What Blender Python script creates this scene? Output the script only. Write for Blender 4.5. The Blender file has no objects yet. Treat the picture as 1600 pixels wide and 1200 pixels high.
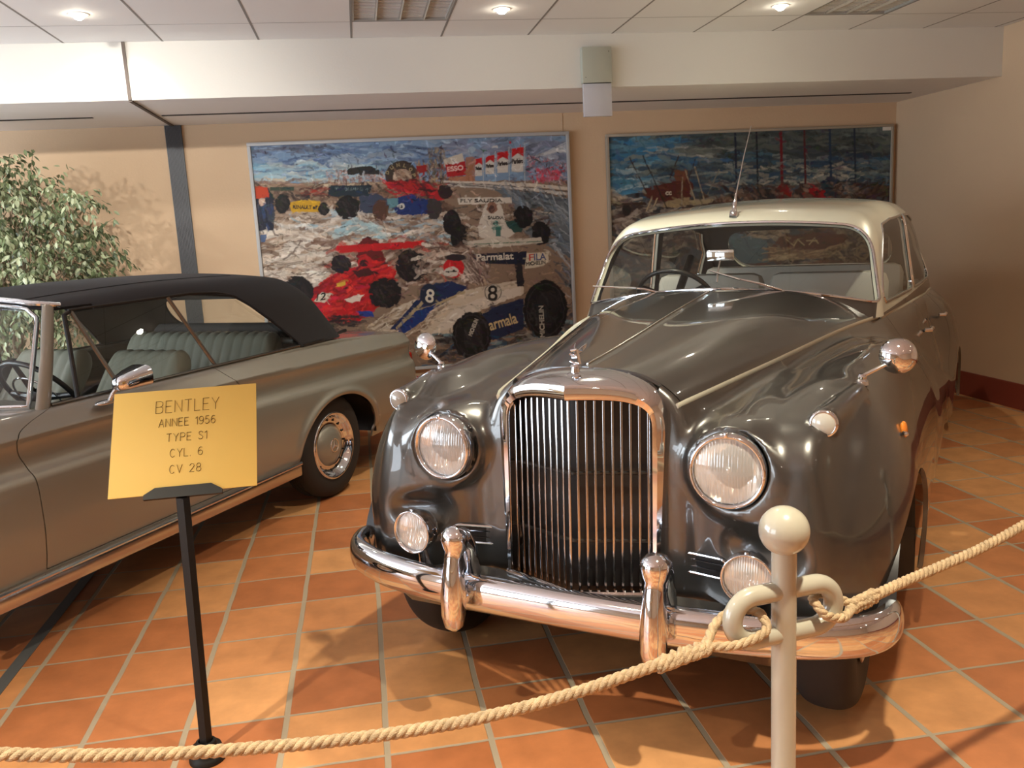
import bpy, bmesh, math, random
import numpy as np
from mathutils import Vector, Matrix
random.seed(7); RNG=np.random.RandomState(11)
SC=bpy.context.scene; COL=SC.collection
PI=math.pi
# ---------------------------------------------------------------- camera
EYE=1.594
def camera():
    f=1356.58; yaw,pitch,roll=[math.radians(a) for a in (9.407,10.232,-3.058)]
    w=Vector((math.sin(yaw)*math.cos(pitch),math.cos(yaw)*math.cos(pitch),-math.sin(pitch)))
    r=Vector((math.cos(yaw),-math.sin(yaw),0)); u=r.cross(w)
    c,s=math.cos(roll),math.sin(roll)
    r,u=c*r+s*u,-s*r+c*u
    cd=bpy.data.cameras.new('camera'); o=bpy.data.objects.new('camera',cd); COL.objects.link(o)
    cd.sensor_width=36; cd.lens=f*36/1600; cd.clip_start=.02; cd.clip_end=60
    M=Matrix(((r.x,u.x,-w.x,0),(r.y,u.y,-w.y,0),(r.z,u.z,-w.z,EYE),(0,0,0,1)))
    o.matrix_world=M; SC.camera=o
camera()
# ---------------------------------------------------------------- world, view
W=bpy.data.worlds.new('world'); SC.world=W; W.use_nodes=True
W.node_tree.nodes['Background'].inputs[0].default_value=(.75,.85,1,1)
W.node_tree.nodes['Background'].inputs[1].default_value=1.0
vs=SC.view_settings; vs.view_transform='Standard'; vs.look='None'; vs.gamma=1; vs.use_curve_mapping=False
vs.exposure=0.45
SC.cycles.max_bounces=10; SC.cycles.glossy_bounces=6; SC.cycles.transparent_max_bounces=16; SC.cycles.transmission_bounces=6
SC.cycles.use_denoising=True
SC.cycles.sample_clamp_indirect=6
# room: x to the right, y towards the back wall, z up
ZC=2.889; BY=6.187; YB=7.52; XR=4.94; ZB=2.53; XL=-5.2; YF=-4.6
SPOTS=[]   # (x,y) ceiling downlights, on the 0.6 m grid
for xx in (-3.834,-1.434,.966,2.766): SPOTS.append((xx,5.47))
for yy in (3.65,1.25,-1.15,-3.0):
    for xx in (-3.834,-1.434,.966,3.366): SPOTS.append((xx,yy))
SPOT_W=90; ENERGY={(-3.834,5.47):50,(-1.434,5.47):30,(.966,5.47):100,(2.766,5.47):90,(-3.834,3.65):215,(-1.434,3.65):205,(-1.434,1.25):310,(.966,1.25):250,(.966,3.65):165}
for xx in (-1.434,.966):
    for yy in (-1.15,-3.0): ENERGY[(xx,yy)]=55
AIM={(-3.834,3.65):(-3.2,7.5,1.2),(-1.434,3.65):(-1.35,7.5,1.25),(-3.834,5.47):(-3.4,7.5,1.6),(-1.434,5.47):(-1.5,7.5,1.35)}   # swivelled towards the wall
for yy in (3.65,1.25,-1.15,-3.0): ENERGY[(3.366,yy)]=85 if yy==3.65 else 50; ENERGY.setdefault((-3.834,yy),80)
def area_light(name,loc,target,size,size_y,energy,color):
    ld=bpy.data.lights.new(name,'AREA'); ld.shape='RECTANGLE'; ld.size=size; ld.size_y=size_y; ld.energy=energy; ld.color=color
    o=bpy.data.objects.new(name,ld); COL.objects.link(o); o.location=loc
    o.rotation_euler=(Vector(target)-Vector(loc)).to_track_quat('-Z','Y').to_euler()
    return o
# daylight through the two windows of the left wall
WINDOWS=[(-1.2,1.4),(2.2,5.8)]
for i,(a,b) in enumerate(WINDOWS):
    area_light('window_daylight',(XL-.14,(a+b)/2,1.45),(XL+3,(a+b)/2,1.45),b-a,2.3,(110,235)[i],(.86,.93,1))
# ---------------------------------------------------------------- names and tags
def tag(o,label=None,cat=None,group=None,kind=None):
    if label: o['label']=label
    if cat: o['category']=cat
    if group: o['group']=group
    if kind: o['kind']=kind
    return o
def thing(name,label,cat,loc=(0,0,0),rz=0,group=None):
    o=bpy.data.objects.new(name,None); COL.objects.link(o); o.location=loc; o.rotation_euler=(0,0,rz); o.empty_display_size=.1
    return tag(o,label,cat,group)
def link(name,me,mat,parent=None,label=None):
    o=bpy.data.objects.new(name,me); COL.objects.link(o)
    if mat is not None:
        for m in (mat if isinstance(mat,(list,tuple)) else [mat]): me.materials.append(m)
    if parent is not None: o.parent=parent
    if label: o['label']=label
    return o
def copy_tree(o,parent=None):
    c=o.copy(); COL.objects.link(c)
    if parent is not None: c.parent=parent
    for ch in list(o.children): copy_tree(ch,c)
    return c
# ---------------------------------------------------------------- materials
def mat(name,col,rough=.5,metal=0,coat=0,spec=.5,bump=None,var=None,emit=None,sheen=0,coatr=.015):
    m=bpy.data.materials.new(name); m.use_nodes=True; nt=m.node_tree; b=nt.nodes['Principled BSDF']
    b.inputs['Base Color'].default_value=(*col,1); b.inputs['Roughness'].default_value=rough; b.inputs['Metallic'].default_value=metal
    b.inputs['Coat Weight'].default_value=coat; b.inputs['Coat Roughness'].default_value=coatr; b.inputs['Specular IOR Level'].default_value=spec
    if sheen: b.inputs['Sheen Weight'].default_value=sheen
    if emit:
        b.inputs['Emission Color'].default_value=(*emit[0],1); b.inputs['Emission Strength'].default_value=emit[1]
    tc=None
    if var or bump:
        tc=nt.nodes.new('ShaderNodeTexCoord')
    if var:   # (scale, amount)
        n=nt.nodes.new('ShaderNodeTexNoise'); n.inputs['Scale'].default_value=var[0]; n.inputs['Detail'].default_value=5
        nt.links.new(tc.outputs['Object'],n.inputs['Vector'])
        r=nt.nodes.new('ShaderNodeValToRGB'); a=var[1]
        r.color_ramp.elements[0].color=(*[c*(1-a) for c in col],1); r.color_ramp.elements[1].color=(*[min(1,c*(1+a)) for c in col],1)
        r.color_ramp.elements[0].position=.3; r.color_ramp.elements[1].position=.7
        nt.links.new(n.outputs['Fac'],r.inputs['Fac']); nt.links.new(r.outputs['Color'],b.inputs['Base Color'])
    if bump:  # (scale, strength)
        n=nt.nodes.new('ShaderNodeTexNoise'); n.inputs['Scale'].default_value=bump[0]; n.inputs['Detail'].default_value=4
        nt.links.new(tc.outputs['Object'],n.inputs['Vector'])
        bp=nt.nodes.new('ShaderNodeBump'); bp.inputs['Strength'].default_value=bump[1]; bp.inputs['Distance'].default_value=.01
        nt.links.new(n.outputs['Fac'],bp.inputs['Height']); nt.links.new(bp.outputs['Normal'],b.inputs['Normal'])
    return m
def glass(name,tint=(.9,.92,.9),ior=1.5,rough=.0,milk=0):
    m=bpy.data.materials.new(name); m.use_nodes=True; nt=m.node_tree
    for n in list(nt.nodes):
        if n.type!='OUTPUT_MATERIAL': nt.nodes.remove(n)
    out=[n for n in nt.nodes if n.type=='OUTPUT_MATERIAL'][0]
    t=nt.nodes.new('ShaderNodeBsdfTransparent'); t.inputs[0].default_value=(*tint,1)
    g=nt.nodes.new('ShaderNodeBsdfGlossy'); g.inputs['Roughness'].default_value=rough
    lw=nt.nodes.new('ShaderNodeLayerWeight'); lw.inputs[0].default_value=.5     # Schlick: f0+(1-f0)*(1-cos)^5, the same from both sides
    pw=nt.nodes.new('ShaderNodeMath'); pw.operation='POWER'; pw.inputs[1].default_value=5; nt.links.new(lw.outputs['Facing'],pw.inputs[0])
    f=nt.nodes.new('ShaderNodeMath'); f.operation='MULTIPLY_ADD'; f0=((ior-1)/(ior+1))**2*1.7; f.inputs[1].default_value=1-f0; f.inputs[2].default_value=f0; nt.links.new(pw.outputs[0],f.inputs[0])
    x=nt.nodes.new('ShaderNodeMixShader')
    nt.links.new(f.outputs[0],x.inputs[0]); nt.links.new(t.outputs[0],x.inputs[1]); nt.links.new(g.outputs[0],x.inputs[2])
    if milk:   # frosted share of pressed lamp glass
        df=nt.nodes.new('ShaderNodeBsdfDiffuse'); df.inputs[0].default_value=(.86,.85,.82,1); y=nt.nodes.new('ShaderNodeMixShader'); y.inputs[0].default_value=milk
        nt.links.new(x.outputs[0],y.inputs[1]); nt.links.new(df.outputs[0],y.inputs[2]); x=y
    nt.links.new(x.outputs[0],out.inputs['Surface'])
    return m
M={}
M['chrome']=mat('chrome',(.74,.77,.82),.055,1)
M['chrome_dull']=mat('worn chrome',(.62,.60,.57),.22,1)
M['dull']=mat('dull dark metal',(.05,.045,.04),.4,.6)
M['black']=mat('black matt enamel',(.010,.009,.008),.5,0,0,.25)
M['bar']=mat('aged chrome bars',(.42,.41,.40),.14,1)
M['dark']=mat('black paint',(.012,.011,.011),.35)
M['rubber']=mat('tyre rubber',(.018,.016,.015),.7)
M['paint']=mat('grey metallic paint',(.096,.093,.087),.30,.85,1.0)
M['cream']=mat('cream white paint',(.62,.615,.50),.35,.1,1.0)
M['silver']=mat('champagne grey paint',(.30,.29,.25),.38,.35,.8)
M['canvas']=mat('navy black hood cloth',(.031,.031,.035),.85,0,0,.3,bump=(900,.15))
M['glass']=glass('car window glass')
M['pane']=glass('window pane glass',(.96,.97,.98),1.35)
M['lens']=mat('ribbed lamp glass',(.70,.66,.58),.10,.75)
M['leather']=mat('pale grey leather',(.60,.57,.50),.5)
M['leather_dark']=mat('grey green leather',(.16,.16,.14),.42)
M['lining']=mat('dark grey headlining',(.07,.065,.06),.9)
M['amber']=mat('amber lamp plastic',(.75,.22,.02),.2,0,.5)
M['mirror']=mat('mirror glass',(.75,.78,.80),.02,1)
# ---------------------------------------------------------------- plain mesh helpers
def mesh(name,V,Fc,smooth=True,autos=None):
    me=bpy.data.meshes.new(name); me.from_pydata([tuple(v) for v in V],[],[tuple(f) for f in Fc]); me.update()
    if smooth: me.polygons.foreach_set('use_smooth',[True]*len(me.polygons))
    if autos:
        bm=bmesh.new(); bm.from_mesh(me); bmesh.ops.recalc_face_normals(bm,faces=bm.faces)
        for e in bm.edges:
            if len(e.link_faces)==2 and e.calc_face_angle(0)>autos: e.smooth=False
        bm.to_mesh(me); bm.free()
    return me
class MB:
    """collects shapes that belong to ONE part"""
    def __init__(s): s.V=[]; s.F=[]
    def add(s,V,Fc):
        o=len(s.V); s.V+= [tuple(v) for v in V]; s.F+=[tuple(i+o for i in f) for f in Fc]; return s
    def box(s,c,size,rot=None,bev=0):
        bm=bmesh.new(); bmesh.ops.create_cube(bm,size=1)
        bmesh.ops.scale(bm,vec=size,verts=bm.verts)
        if bev: bmesh.ops.bevel(bm,geom=list(bm.edges),offset=bev,segments=2,profile=.5,affect='EDGES')
        if rot is not None: bmesh.ops.transform(bm,matrix=rot.to_4x4() if isinstance(rot,Matrix) else rot,verts=bm.verts)
        bmesh.ops.translate(bm,vec=c,verts=bm.verts)
        bm.verts.index_update(); s.add([v.co[:] for v in bm.verts],[[v.index for v in f.verts] for f in bm.faces]); bm.free(); return s
    def tube(s,pts,r,n=10,closed=False,cap=True,ry=None,up=None):
        P=[Vector(p) for p in pts]; N=len(P); R=r if hasattr(r,'__len__') else [r]*N
        T=[]
        for i in range(N):
            a=P[i-1] if (i>0 or closed) else P[i]; b=P[(i+1)%N] if (i<N-1 or closed) else P[i]
            t=(b-a); T.append(t.normalized() if t.length>1e-9 else Vector((0,0,1)))
        u=Vector(up) if up is not None else (Vector((0,0,1)) if abs(T[0].z)<.9 else Vector((1,0,0)))
        V=[]
        for i in range(N):
            if up is not None: u=Vector(up)
            u=(u-u.dot(T[i])*T[i]).normalized(); v=T[i].cross(u)
            for k in range(n):
                a=2*PI*k/n; rr=R[i]; r2=(ry if ry is not None else rr)
                if hasattr(r2,'__len__'): r2=r2[i]
                V.append(P[i]+u*math.cos(a)*rr+v*math.sin(a)*r2)
        Fc=[]
        for i in range(N if closed else N-1):
            j=(i+1)%N
            for k in range(n): Fc.append((i*n+k,i*n+(k+1)%n,j*n+(k+1)%n,j*n+k))
        if cap and not closed:
            Fc.append(tuple(range(n))[::-1]); Fc.append(tuple((N-1)*n+k for k in range(n)))
        return s.add(V,Fc)
    def lathe(s,prof,c=(0,0,0),axis=(0,0,1),n=32,a0=0,a1=2*PI):
        ax=Vector(axis).normalized(); u=ax.orthogonal().normalized(); v=ax.cross(u); c=Vector(c)
        full=abs(a1-a0-2*PI)<1e-6; m=n if full else n+1
        V=[];Fc=[]
        for (r,h) in prof:
            for k in range(m):
                a=a0+(a1-a0)*k/n; V.append(c+ax*h+(u*math.cos(a)+v*math.sin(a))*max(r,1e-5))
        for i in range(len(prof)-1):
            for k in range(n):
                k2=(k+1)%m; Fc.append((i*m+k,i*m+k2,(i+1)*m+k2,(i+1)*m+k))
        return s.add(V,Fc)
    def sphere(s,c,r,n=24,sc=(1,1,1)):
        prof=[(r*math.sin(PI*i/(n//2)),-r*math.cos(PI*i/(n//2))) for i in range(n//2+1)]
        o=len(s.V); s.lathe(prof,(0,0,0),(0,0,1),n)
        for i in range(o,len(s.V)):
            v=s.V[i]; s.V[i]=(c[0]+v[0]*sc[0],c[1]+v[1]*sc[1],c[2]+v[2]*sc[2])
        return s
    def prism(s,poly,a,b,plane='xz'):
        """poly of 2D points extruded from a to b along the third axis"""
        n=len(poly)
        def P(p,h): return {'xz':(p[0],h,p[1]),'xy':(p[0],p[1],h),'yz':(h,p[0],p[1])}[plane]
        V=[P(p,a) for p in poly]+[P(p,b) for p in poly]
        Fc=[tuple(range(n))[::-1],tuple(range(n,2*n))]+[(i,(i+1)%n,n+(i+1)%n,n+i) for i in range(n)]
        return s.add(V,Fc)
    def build(s,name,m,parent=None,smooth=True,autos=math.radians(40),label=None,xf=None):
        V=s.V
        if xf is not None: V=[xf@Vector(v) for v in V]
        return link(name,mesh(name,V,s.F,smooth,autos),m,parent,label)
# ================================================================ the room
def node_floor():
    m=bpy.data.materials.new('terracotta tiles'); m.use_nodes=True; nt=m.node_tree; b=nt.nodes['Principled BSDF']
    def N(t,**k):
        n=nt.nodes.new(t)
        for a,v in k.items(): setattr(n,a,v)
        return n
    L=nt.links.new
    tc=N('ShaderNodeTexCoord'); sep=N('ShaderNodeSeparateXYZ'); 
    # slightly wavy joints
    nz=N('ShaderNodeTexNoise'); nz.inputs['Scale'].default_value=4.0; nz.inputs['Detail'].default_value=2; L(tc.outputs['Object'],nz.inputs['Vector'])
    wob=N('ShaderNodeVectorMath',operation='MULTIPLY_ADD'); wob.inputs[1].default_value=(.012,.012,0); L(nz.outputs['Color'],wob.inputs[0]); L(tc.outputs['Object'],wob.inputs[2])
    L(wob.outputs[0],sep.inputs[0])
    def math_(op,a,b=None,c=None):
        n=N('ShaderNodeMath',operation=op)
        for i,v in enumerate((a,b,c)):
            if v is None: continue
            if isinstance(v,(int,float)): n.inputs[i].default_value=v
            else: L(v,n.inputs[i])
        return n.outputs[0]
    PX,PY=.328,.316
    u=math_('DIVIDE',math_('ADD',sep.outputs['X'],20*PX+OFFX),PX); 
    row=math_('DIVIDE',math_('ADD',sep.outputs['Y'],20*PY+OFFY),PY)
    fu=math_('FRACT',u); fv=math_('FRACT',row); iu=math_('FLOOR',u); iv=math_('FLOOR',row)
    du=math_('MULTIPLY',math_('MINIMUM',fu,math_('SUBTRACT',1,fu)),PX); dv=math_('MULTIPLY',math_('MINIMUM',fv,math_('SUBTRACT',1,fv)),PY)
    def ss(x,a,bb):
        n=N('ShaderNodeMapRange',interpolation_type='SMOOTHSTEP'); n.inputs['From Min'].default_value=a; n.inputs['From Max'].default_value=bb; L(x,n.inputs['Value']); return n.outputs[0]
    tile=math_('MULTIPLY',ss(du,.0085,.0115),ss(dv,.0045,.0072))
    comb=N('ShaderNodeCombineXYZ'); L(iu,comb.inputs[0]); L(iv,comb.inputs[1])
    wn=N('ShaderNodeTexWhiteNoise',noise_dimensions='2D'); L(comb.outputs[0],wn.inputs['Vector'])
    ramp=N('ShaderNodeValToRGB'); cr=ramp.color_ramp; cr.interpolation='LINEAR'
    cr.elements[0].color=(.40,.138,.050,1); cr.elements[0].position=0
    cr.elements[1].color=(.62,.31,.125,1); cr.elements[1].position=1
    e=cr.elements.new(.35); e.color=(.49,.18,.066,1); e=cr.elements.new(.7); e.color=(.57,.265,.102,1)
    L(wn.outputs['Value'],ramp.inputs['Fac'])
    n2=N('ShaderNodeTexNoise'); n2.inputs['Scale'].default_value=7; n2.inputs['Detail'].default_value=6; n2.inputs['Roughness'].default_value=.6; L(tc.outputs['Object'],n2.inputs['Vector'])
    mr=N('ShaderNodeMapRange'); mr.inputs['From Min'].default_value=.3; mr.inputs['From Max'].default_value=.7; mr.inputs['To Min'].default_value=.84; mr.inputs['To Max'].default_value=1.14; L(n2.outputs['Fac'],mr.inputs['Value'])
    hs=N('ShaderNodeHueSaturation'); L(ramp.outputs['Color'],hs.inputs['Color']); L(mr.outputs[0],hs.inputs['Value'])
    mx=N('ShaderNodeMix',data_type='RGBA'); mx.inputs['A'].default_value=(.36,.29,.20,1); L(hs.outputs['Color'],mx.inputs['B']); L(tile,mx.inputs['Factor'])
    L(mx.outputs['Result'],b.inputs['Base Color'])
    b.inputs['Specular IOR Level'].default_value=.35
    rr=N('ShaderNodeMapRange'); rr.inputs['To Min'].default_value=.75; rr.inputs['To Max'].default_value=.42; L(tile,rr.inputs['Value']); L(rr.outputs[0],b.inputs['Roughness'])
    bp=N('ShaderNodeBump'); bp.inputs['Distance'].default_value=.004; bp.inputs['Strength'].default_value=.5
    add=math_('MULTIPLY_ADD',n2.outputs['Fac'],.25,tile); L(add,bp.inputs['Height']); L(bp.outputs['Normal'],b.inputs['Normal'])
    return m
OFFX=.035; OFFY=-3.134+10*.316
def struct(name,mb,m,label=None,**k):
    o=mb.build(name,m,None,**k); o['kind']='structure'
    if label: o['label']=label
    return o
def build_room():
    M['wall']=mat('peach wall paint',(.60,.435,.285),.85,bump=(60,.12),var=(1.2,.03))
    M['white']=mat('white wall paint',(.64,.625,.575),.8,bump=(80,.06))
    M['soffit']=mat('beam underside paint',(.82,.79,.76),.85)
    M['cer']=mat('white ceiling tile',(.73,.72,.71),.8,bump=(120,.05))
    M['grey']=mat('grey ceiling metal',(.36,.36,.34),.45,.3)
    M['red']=mat('dark red skirting',(.23,.045,.028),.45)
    fl=node_floor()
    t=.12
    struct('floor',MB().add([(XL,YF,0),(XR,YF,0),(XR,YB,0),(XL,YB,0),(XL,YF,-.1),(XR,YF,-.1),(XR,YB,-.1),(XL,YB,-.1)],[(0,1,2,3),(7,6,5,4),(0,4,5,1),(1,5,6,2),(2,6,7,3),(3,7,4,0)]),fl,'terracotta tile floor',smooth=False,autos=None)
    struct('ceiling',MB().box(((XL+XR)/2,(YF+BY)/2,ZC+.06),(XR-XL,BY-YF,.09)),M['cer'],'white suspended tile ceiling',smooth=False)
    # the visible grid of tile joints
    b=MB(); g=.0022
    x=-5.334+.6
    k=0
    while x<XR:
        b.box((x,(YF+BY)/2,ZC+.0080),(.013,BY-YF,.018)); x+=.6
    y=5.735
    while y>YF: b.box(((XL+XR)/2,y,ZC+.0085),(XR-XL,.006,.018)); y-=.6
    M['joint']=mat('grey ceiling joint',(.22,.205,.19),.7)
    # tiles are separate boards lying in the grid
    o=struct('trim_1',b,M['joint'],'grey grid of joints between the ceiling tiles',smooth=False,autos=None)
    tb=MB(); xs_=[XL]+[(-4.734+.6*i) for i in range(40) if XL<-4.734+.6*i<XR]+[XR]; ys_=[BY]+[5.735-.6*i for i in range(40) if 5.735-.6*i>YF]+[YF]
    skip={(round(.366,3),0),(round(3.366,3),0)}
    for i in range(len(xs_)-1):
        for j in range(len(ys_)-1):
            a,c=xs_[i]+.0065,xs_[i+1]-.0065; d,e=ys_[j+1]+.003,ys_[j]-.003
            cx=(a+c)/2; cy=(d+e)/2
            if any(abs(cx-lx)<.05 and abs(cy-ly)<.05 for lx,ly in LOUVRES): continue
            tb.box((cx,cy,ZC+.006),(c-a,e-d,.012))
    o=struct('trim_2',tb,M['cer'],'white square tiles of the suspended ceiling',smooth=False,autos=None)
    struct('wall_back',MB().box(((XL+XR)/2,YB+t/2,ZB/2),(XR-XL,t,ZB)),M['wall'],'peach coloured back wall',smooth=False)
    struct('wall_right',MB().box((XR+t/2,(YF+YB)/2,1.5),(t,YB-YF+.24,3.0)),M['wall'],'peach coloured right wall',smooth=False)
    # wall with two windows on the left
    b=MB(); z0,z1=.30,2.60; ys=[YF]+[v for w in WINDOWS for v in w]+[YB]
    for i in range(0,len(ys),2): b.box((XL-t/2,(ys[i]+ys[i+1])/2,1.5),(t,ys[i+1]-ys[i],3.0))
    for (a,c) in WINDOWS:
        b.box((XL-t/2,(a+c)/2,z0/2),(t,c-a,z0)); b.box((XL-t/2,(a+c)/2,(z1+3)/2),(t,c-a,3-z1))
    struct('wall_left',b,M['white'],None,smooth=False)
    for i,(a,c) in enumerate(WINDOWS):
        b=MB()
        for yy in (a+.03,(a+c)/2,c-.03): b.box((XL-.06,yy,(z0+z1)/2),(.06,.06,z1-z0))
        for zz in (z0+.03,z1-.03): b.box((XL-.06,(a+c)/2,zz),(.06,c-a,.06))
        w=struct('window_%d'%(i+1),b,M['white'],None,smooth=False)
        MB().box((XL-.06,(a+c)/2,(z0+z1)/2),(.006,c-a-.06,z1-z0-.06)).build('window_pane',M['pane'],w,smooth=False)
    struct('wall_front',MB().box(((XL+XR)/2,YF-t/2,1.5),(XR-XL,t,3.0)),M['wall'],None,smooth=False)
    # boxed beam along the back wall
    b=MB(); b.add([(XL,BY,ZB),(XR,BY,ZB),(XR,BY,3.0),(XL,BY,3.0),(XL,YB,ZB),(XR,YB,ZB),(XR,YB,3),(XL,YB,3)],[(0,1,2,3),(4,7,6,5),(3,2,6,7)])
    struct('trim_3',b,M['white'],'white boxed beam under the ceiling along the back wall',smooth=False,autos=None)
    b=MB().add([(XL,BY,ZB),(XL,YB,ZB),(XR,YB,ZB),(XR,BY,ZB)],[(0,1,2,3)])
    struct('trim_4',b,M['soffit'],'underside of the boxed beam',smooth=False,autos=None)
    # long air slots in the underside
    b=MB()
    for a,c in ((-1.335,4.675),(XL+.2,-1.81)): b.box(((a+c)/2,6.925,ZB-.002),(c-a,.035,.006))
    struct('trim_5',b,M['joint2'],'narrow dark air slots under the beam',smooth=False)
    # expansion joint: dark strip down the beam, ribbed metal cover down the wall
    b=MB(); b.box((-1.377,BY-.004,(ZC+ZB)/2),(.020,.012,ZC-ZB)); b.box((-1.377,(BY+YB)/2,ZB-.004),(.022,YB-BY,.010))
    struct('trim_6',b,M['brown'],'brown joint strip crossing the beam',smooth=False)
    b=MB(); b.box((-1.377,YB-.008,ZB/2),(.128,.016,ZB-.004))
    for i in range(11): b.box((-1.377+(i-5)*.0115,YB-.020,ZB/2),(.0058,.012,ZB-.006))
    struct('trim_7',b,M['ribbed'],'dark grey ribbed joint cover on the back wall',smooth=False)
    struct('trim_9',MB().box((-1.457,(YF+YB)/2,.0005),(.050,YB-YF-.1,.005)),M['floorjoint'],'dark grey expansion joint strip across the tiled floor',smooth=False)
    b=MB().box((1.801,YB-.002,(ZB+.2)/2),(.006,.006,ZB-.2)); struct('trim_8',b,M['wall'],None,smooth=False)
    struct('baseboard_right',MB().box((XR-.009,(YF+YB)/2,.10),(.018,YB-YF,.20),None,.004),M['red'],'dark red skirting at the foot of the right wall',smooth=False)
    struct('baseboard_back',MB().box(((XL+XR)/2,YB-.009,.10),(XR-XL-.04,.018,.20),None,.004),M['red'],'dark red skirting at the foot of the back wall',smooth=False)
M['joint2']=mat('dark slot',(.03,.026,.022),.8)
M['brown']=mat('brown joint filler',(.10,.075,.06),.7)
M['ribbed']=mat('ribbed grey metal',(.10,.105,.115),.5,.3)
M['floorjoint']=mat('grey joint metal',(.13,.135,.135),.55,.2)
LOUVRES=[(.366,5.435),(3.366,5.435)]
build_room()
# ceiling lamps: each a ring, a bulb and its own beam
M['bulb']=mat('lit bulb',(1,.95,.85),.4,emit=((1,.90,.72),60))
M['ring']=mat('white lamp ring',(.70,.68,.64),.35)
def downlight(x,y,label,energy=100,aim=None,group='recessed ceiling spotlights'):
    t=thing('ceiling_spotlight',label,'spotlight',(x,y,ZC),0,group)
    MB().lathe([(.030,.004),(.048,-.004),(.056,-.003),(.060,0),(.058,.002)],(0,0,0),(0,0,1),28).build('lamp_ring',M['ring'],t)
    d=(Vector(aim)-Vector((x,y,ZC))).normalized() if aim else Vector((0,0,-1))
    rot=d.to_track_quat('-Z','Y').to_matrix().to_4x4()
    MB().lathe([(0,-.030),(.018,-.026),(.030,-.014),(.034,.004),(.030,.02)],(0,0,0),(0,0,1),20).build('bulb',M['bulb'],t,xf=rot,label='lit bulb')
    ld=bpy.data.lights.new('spot_beam','SPOT'); ld.energy=energy; ld.color=(1,.95,.87) if aim else (1,.92,.72); ld.spot_size=math.radians(74 if aim else 105); ld.spot_blend=1.0; ld.shadow_soft_size=.035
    o=bpy.data.objects.new('spot_beam',ld); COL.objects.link(o); o.parent=t; o.matrix_local=Matrix.Translation(d*.06)@rot
    return t
# ---------------------------------------------------------------- implicit surfaces -> smooth sheet-metal panels
def cub(xs,ys):
    """smooth monotone cubic through the points (flat beyond the ends)"""
    xs=np.array(xs,float); ys=np.array(ys,float); h=np.diff(xs); d=np.diff(ys)/h
    m=np.zeros(len(xs)); m[0]=d[0]; m[-1]=d[-1]
    for i in range(1,len(xs)-1):
        if d[i-1]*d[i]>0:
            w1=2*h[i]+h[i-1]; w2=h[i]+2*h[i-1]; m[i]=(w1+w2)/(w1/d[i-1]+w2/d[i])
    def f(x):
        x=np.clip(x,xs[0],xs[-1]); i=np.clip(np.searchsorted(xs,x,side='right')-1,0,len(xs)-2)
        t=(x-xs[i])/h[i]; t2=t*t; t3=t2*t
        return (2*t3-3*t2+1)*ys[i]+(t3-2*t2+t)*h[i]*m[i]+(-2*t3+3*t2)*ys[i+1]+(t3-t2)*h[i]*m[i+1]
    return f
def smin(a,b,k): h=np.maximum(k-np.abs(a-b),0)/k; return np.minimum(a,b)-h*h*k/4
def smax(a,b,k): return -smin(-a,-b,k)
def sstep(a,b,x): t=np.clip((x-a)/(b-a),0,1); return t*t*(3-2*t)
def grad(f,P,e=1e-3):
    G=np.empty_like(P)
    for k in range(3):
        d=np.zeros(3); d[k]=e; G[:,k]=(f(P+d)-f(P-d))/(2*e)
    return G
def project(f,P,it=5):
    for _ in range(it):
        v=f(P); G=grad(f,P); s=v/np.maximum((G*G).sum(1),.05); s=np.clip(s,-.02,.02); P=P-G*s[:,None]
    return P
def nrm(f,P):
    G=grad(f,P,2e-3); return G/np.maximum(np.linalg.norm(G,axis=1),1e-9)[:,None]
class Surf:
    def __init__(s,V,T,f): s.V=V; s.T=T; s.f=f
    def copy(s): return Surf(s.V.copy(),s.T.copy(),s.f)
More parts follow.
